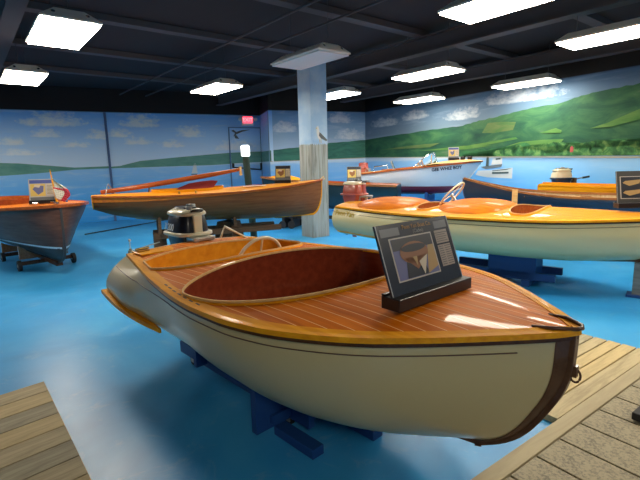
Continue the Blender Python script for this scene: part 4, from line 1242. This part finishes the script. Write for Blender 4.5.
h5.deck('deck', M['trim'], b5, ops5); h5.tub('cockpit_lining', ops5[0], .35, M['mahog_or'], M['brownrail'], b5)
h5.rails('rub_rail', M['mahog_or'], b5, .04, .04, .014, 0)
h5.keel('keel', M['white'], b5, .04, .04)
mb = MB(); rows = []
for i in range(13):
    u = -1 + 2 * i / 12; x = 2.75 + .72 * u
    rows.append([(x, .46 * (1 - .5 * (u + 1) / 2) * v, h5.decz(x, 0) + .006 + .07 * (1 - u * u) * (1 - v * v)) for v in [-1 + 2 * j / 12 for j in range(13)]])
mb.loft(rows, M['trim'], True, False, False); mb.build('crowned_foredeck', None, b5)
ws = []
for i in range(17):
    th = -PI / 2 + PI * i / 16
    ws.append((1.95 + .35 * math.cos(th), .50 * math.sin(th)))
mb = MB(); mb.tube([(x - .12, y, 1.53 + .36 * math.cos((y / .5) * PI / 2) ** .5 if abs(y) < .499 else 1.53) for x, y in ws], .012, M['chrome'], 8)
mb.tube([(x, y, 1.545) for x, y in ws], .010, M['chrome'], 8); mb.tube([(2.30, 0, 1.545), (2.18, 0, 1.89)], .009, M['chrome'], 8)
wf = mb.build('windshield_frame', None, b5)
mb = MB(); rows = [[(x, y, 1.55) for x, y in ws], [(x - .115, y, 1.53 + max(.02, .35 * math.cos(min(abs(y / .5), .999) * PI / 2) ** .5)) for x, y in ws]]
mb.loft(rows, M['glass'], True, False, False); o = mb.build('windshield_glass', None, b5); o.modifiers.new('s', 'SOLIDIFY').thickness = .004
fbox('chrome_bracket', (1.25, -.5, 1.58), (.05, .03, .24), M['chrome'], b5, ry=R(-25))
mb = MB(); mb.tube([(.6, -.3, 1.42), (.62, -.3, 1.55), (1.0, -.3, 1.58), (1.02, -.3, 1.48)], .012, M['chrome'], 8); mb.build('grab_rail', None, b5)
steering_wheel(b5, (1.75, .2, 1.52), .16, R(30), M['ivory'])
for x in (2.95, 3.1):
    c = MB(); c.disc((x, -.05 if x < 3 else .05, h5.decz(x, 0) + .10), .045, .09, (1, -.2, 0), M['blackm'], 14); c.tube([(x, -.05 if x < 3 else .05, h5.decz(x, 0) + .02), (x, -.05 if x < 3 else .05, h5.decz(x, 0) + .10)], .015, M['blackm'], 8); c.build('horn', None, b5)
for f0_, word in ((.80, 'GEE WHIZ BOY'),):
    tt = text_part('hull_lettering', word, .105, plain('black_lettering', (.01, .015, .04), .4), b5, (0, 0, 0), (0, 0, 0), .002, bold=.003)
    q0 = h5.pt(.69, -1, h5.a_for(.69, .13), .012); q1 = h5.pt(.90, -1, h5.a_for(.90, .13), .012); qm = h5.pt(.795, -1, h5.a_for(.795, .13), .016)
    tt.location = qm; tt.rotation_euler = (R(90), -math.atan2(q1.z - q0.z, (q1 - q0).xy.length), math.atan2(q1.y - q0.y, q1.x - q0.x))
mb = MB(); mb.box((0, 0, .0), (.5, .02, .05), M['steel']); q0 = h5.pt(.10, -1, h5.a_for(.10, .35), .014); mb.build('name_plate', None, b5, loc=q0, rot=(0, 0, R(-5)))
placard(b5.matrix_basis @ Vector((2.72, -.05, h5.decz(2.7, 0) + .07)), R(-8), .26, .28, 'tiny bright information board on the pale motor launch foredeck', 'colour', tilt=R(10))
outboard(b5.matrix_basis @ Vector((.30, -.05, 1.47)), a5, 'dark red outboard motor standing on the stern of the pale motor launch', M['engred'], M['engred'], M['engred'], .72, None, .45)
s5 = empty('boat_stand', b5.location, a5, 'blue stand under the pale motor launch', 'stand')
for x in (.9, 2.1): cradle('cradle_board', x, h5, .30, .03, .08, M['blue'], s5)
fbox('long_beam', (1.7, 0, .35), (2.2, .08, .12), M['blue'], s5)
fbox('cover_panel', (1.5, -.33, .38), (2.2, .03, .60), M['blue'], s5)

# ------------------------------------------------------------------ open canoes at the right
def open_boat(name, loc, rz, hull, label, hullmat, inner, rail, thwarts, double=True, inw=.05):
    root = empty(name, loc, rz, label, 'boat')
    hull.skin('hull', hullmat, root, 48, 18, solid=.012)
    # ceiling planking inside
    mb = MB()
    for side in (-1, 1):
        rows = []
        for i in range(49):
            f = .02 + .95 * i / 48
            rows.append([(lambda p: Vector((p.x, side * max(abs(p.y) - .015, 0), p.z + .015)))(hull.pt(f, side, a / 14)) for a in range(15)])
        mb.loft(rows, inner, True, False, False)
    mb.build('inner_planking', None, root)
    mb = MB()
    for side in (-1, 1): mb.sweep([p + Vector((0, -side * .01, .004)) for p in hull.sheer_path(side, f1=.995)], inw, .035, rail)
    mb.build('gunwale', None, root)
    hull.keel('keel', rail, root, .03, .04)
    for x in thwarts:
        hb = hull.HB(x / hull.L); fbox('thwart', (x, 0, hull.ZS(x / hull.L) - .05), (.14, hb * 2 - .03, .02), rail, root)
    if hull.HB(0) > .05: hull.transom('transom', hullmat, root)
    mb = MB(); xs = [hull.L * (.88 + .12 * i / 8) for i in range(9)]
    rows = [[(x, t * max(hull.HB(x / hull.L) - .01, .002), hull.ZS(x / hull.L) + .012) for t in (-1, -.5, 0, .5, 1)] for x in xs]
    mb.loft(rows, rail, True, False, False); mb.build('bow_deck', None, root)
    return root
h7 = Hull(4.2, [(0, .16), (.1, .36), (.3, .56), (.55, .60), (.75, .46), (.9, .20), (1, .015)], [(0, 1.02), (.3, 1.02), (.55, 1.04), (.75, 1.11), (.9, 1.24), (1, 1.35)], [(0, .66), (.5, .58), (.9, .66), (1, .80)],
          [(.58, .5), (.75, .25), (.9, .10), (1.1, .02), (1.5, 0)], [(0, 2), (.5, 2.2), (1, 1.6)], [(0, 0), (1, 0)], 0)
a7 = math.atan2(.37, -.93)
b7 = open_boat('open_canoe', (6.58, 6.76, 0), a7, h7, 'navy hulled open canoe with brown gunwales, bow pointing left at the pale launch', M['navy'], M['caneint'], M['brownrail'], (.9, 2.1, 3.1))
s7 = empty('canoe_stand', b7.location, a7, 'wooden trestle with a pale upright post under the navy canoe', 'stand')
fbox('post', (3.32, .62, .59), (.085, .085, 1.18), M['trim'], s7); fbox('rail', (3.32, .0, .55), (.07, 1.3, .07), M['brownst'], s7); fbox('post', (3.32, -.55, .4), (.085, .085, .8), M['brownst'], s7)
fbox('rail', (1.3, .0, .50), (.07, 1.1, .07), M['brownst'], s7)
for t in (-.5, .5): fbox('post', (1.3, t, .35), (.08, .08, .70), M['brownst'], s7)
h8 = Hull(2.5, [(0, .36), (.4, .40), (.75, .30), (1, .012)], [(0, 1.17), (.5, 1.14), (1, 1.18)], [(0, .80), (1, .85)], [(.5, .4), (.85, .2), (1.1, 0), (1.5, 0)], [(0, 2.2), (1, 1.7)], [(0, 0), (1, 0)], 0)
b8 = open_boat('open_skiff', (4.48, 9.0, 0), R(-32), h8, 'golden varnished open skiff behind the navy canoe by the right wall', M['gold'], M['gold'], M['gold'], (.8, 1.6), inw=.06)
s8 = empty('skiff_stand', b8.location, R(-32), 'wooden trestles under the golden skiff', 'stand')
for x in (.5, 1.8):
    fbox('rail', (x, 0, .74), (.08, .7, .08), M['brownst'], s8)
    for t in (-.28, .28): fbox('post', (x, t, .35), (.07, .07, .70), M['brownst'], s8)
# the motor on its own stand behind the skiff
e8 = outboard((5.26, 9.34, 1.20), R(0), 'beige and navy outboard motor with tiller on a stand behind the golden skiff', M['navy'], M['navy'], M['beige'], .95, None, .60)
mb = MB(); mb.loft([superring(-.20, 0, z, rx, ry) for z, rx, ry in ((.08, .205, .16), (.16, .195, .15), (.23, .15, .12), (.275, .08, .07), (.285, .03, .03))], M['beige']); mb.build('domed_hood', None, e8)
mb = MB(); mb.tube([(.0, 0, .02), (.16, -.03, .05), (.26, -.04, .07)], .013, M['steel'], 8); mb.tube([(.24, -.04, .066), (.38, -.06, .09)], .022, M['blackm'], 10); mb.build('tiller_handle', None, e8)
ms = empty('motor_stand', (5.26, 9.34, 0), 0, 'wooden stand holding the beige and navy outboard motor', 'stand')
fbox('clamp_board', (.02, 0, 1.12), (.04, .34, .30), M['brownst'], ms)
for t in (-.14, .14): fbox('leg', (.02, t, .5), (.05, .05, 1.0), M['brownst'], ms)
fbox('foot', (.02, 0, .025), (.6, .40, .05), M['brownst'], ms)

# ------------------------------------------------------------------ camera, world, view
cam = D.cameras.new('camera'); co = D.objects.new('camera', cam); COL.objects.link(co)
cam.sensor_fit = 'HORIZONTAL'; cam.sensor_width = 36; cam.lens = 444 * 36 / 640; cam.clip_start = .05; cam.clip_end = 100
TH, PH = R(9.9), R(1.35)
fw = Vector((0, math.cos(TH), -math.sin(TH))); U0 = Vector((0, math.sin(TH), math.cos(TH))); R0 = Vector((1, 0, 0))
Rv = R0 * math.cos(PH) - U0 * math.sin(PH); Uv = R0 * math.sin(PH) + U0 * math.cos(PH)
co.matrix_world = Matrix(((Rv.x, Uv.x, -fw.x, 0), (Rv.y, Uv.y, -fw.y, 0), (Rv.z, Uv.z, -fw.z, 1.7), (0, 0, 0, 1)))
S = bpy.context.scene; S.camera = co
w = D.worlds.new('world'); S.world = w; w.use_nodes = True
w.node_tree.nodes['Background'].inputs[0].default_value = (.5, .6, .7, 1); w.node_tree.nodes['Background'].inputs[1].default_value = .02
S.view_settings.view_transform = 'Standard'; S.view_settings.look = 'None'; S.view_settings.gamma = 1
S.view_settings.use_curve_mapping = False; S.view_settings.exposure = .18
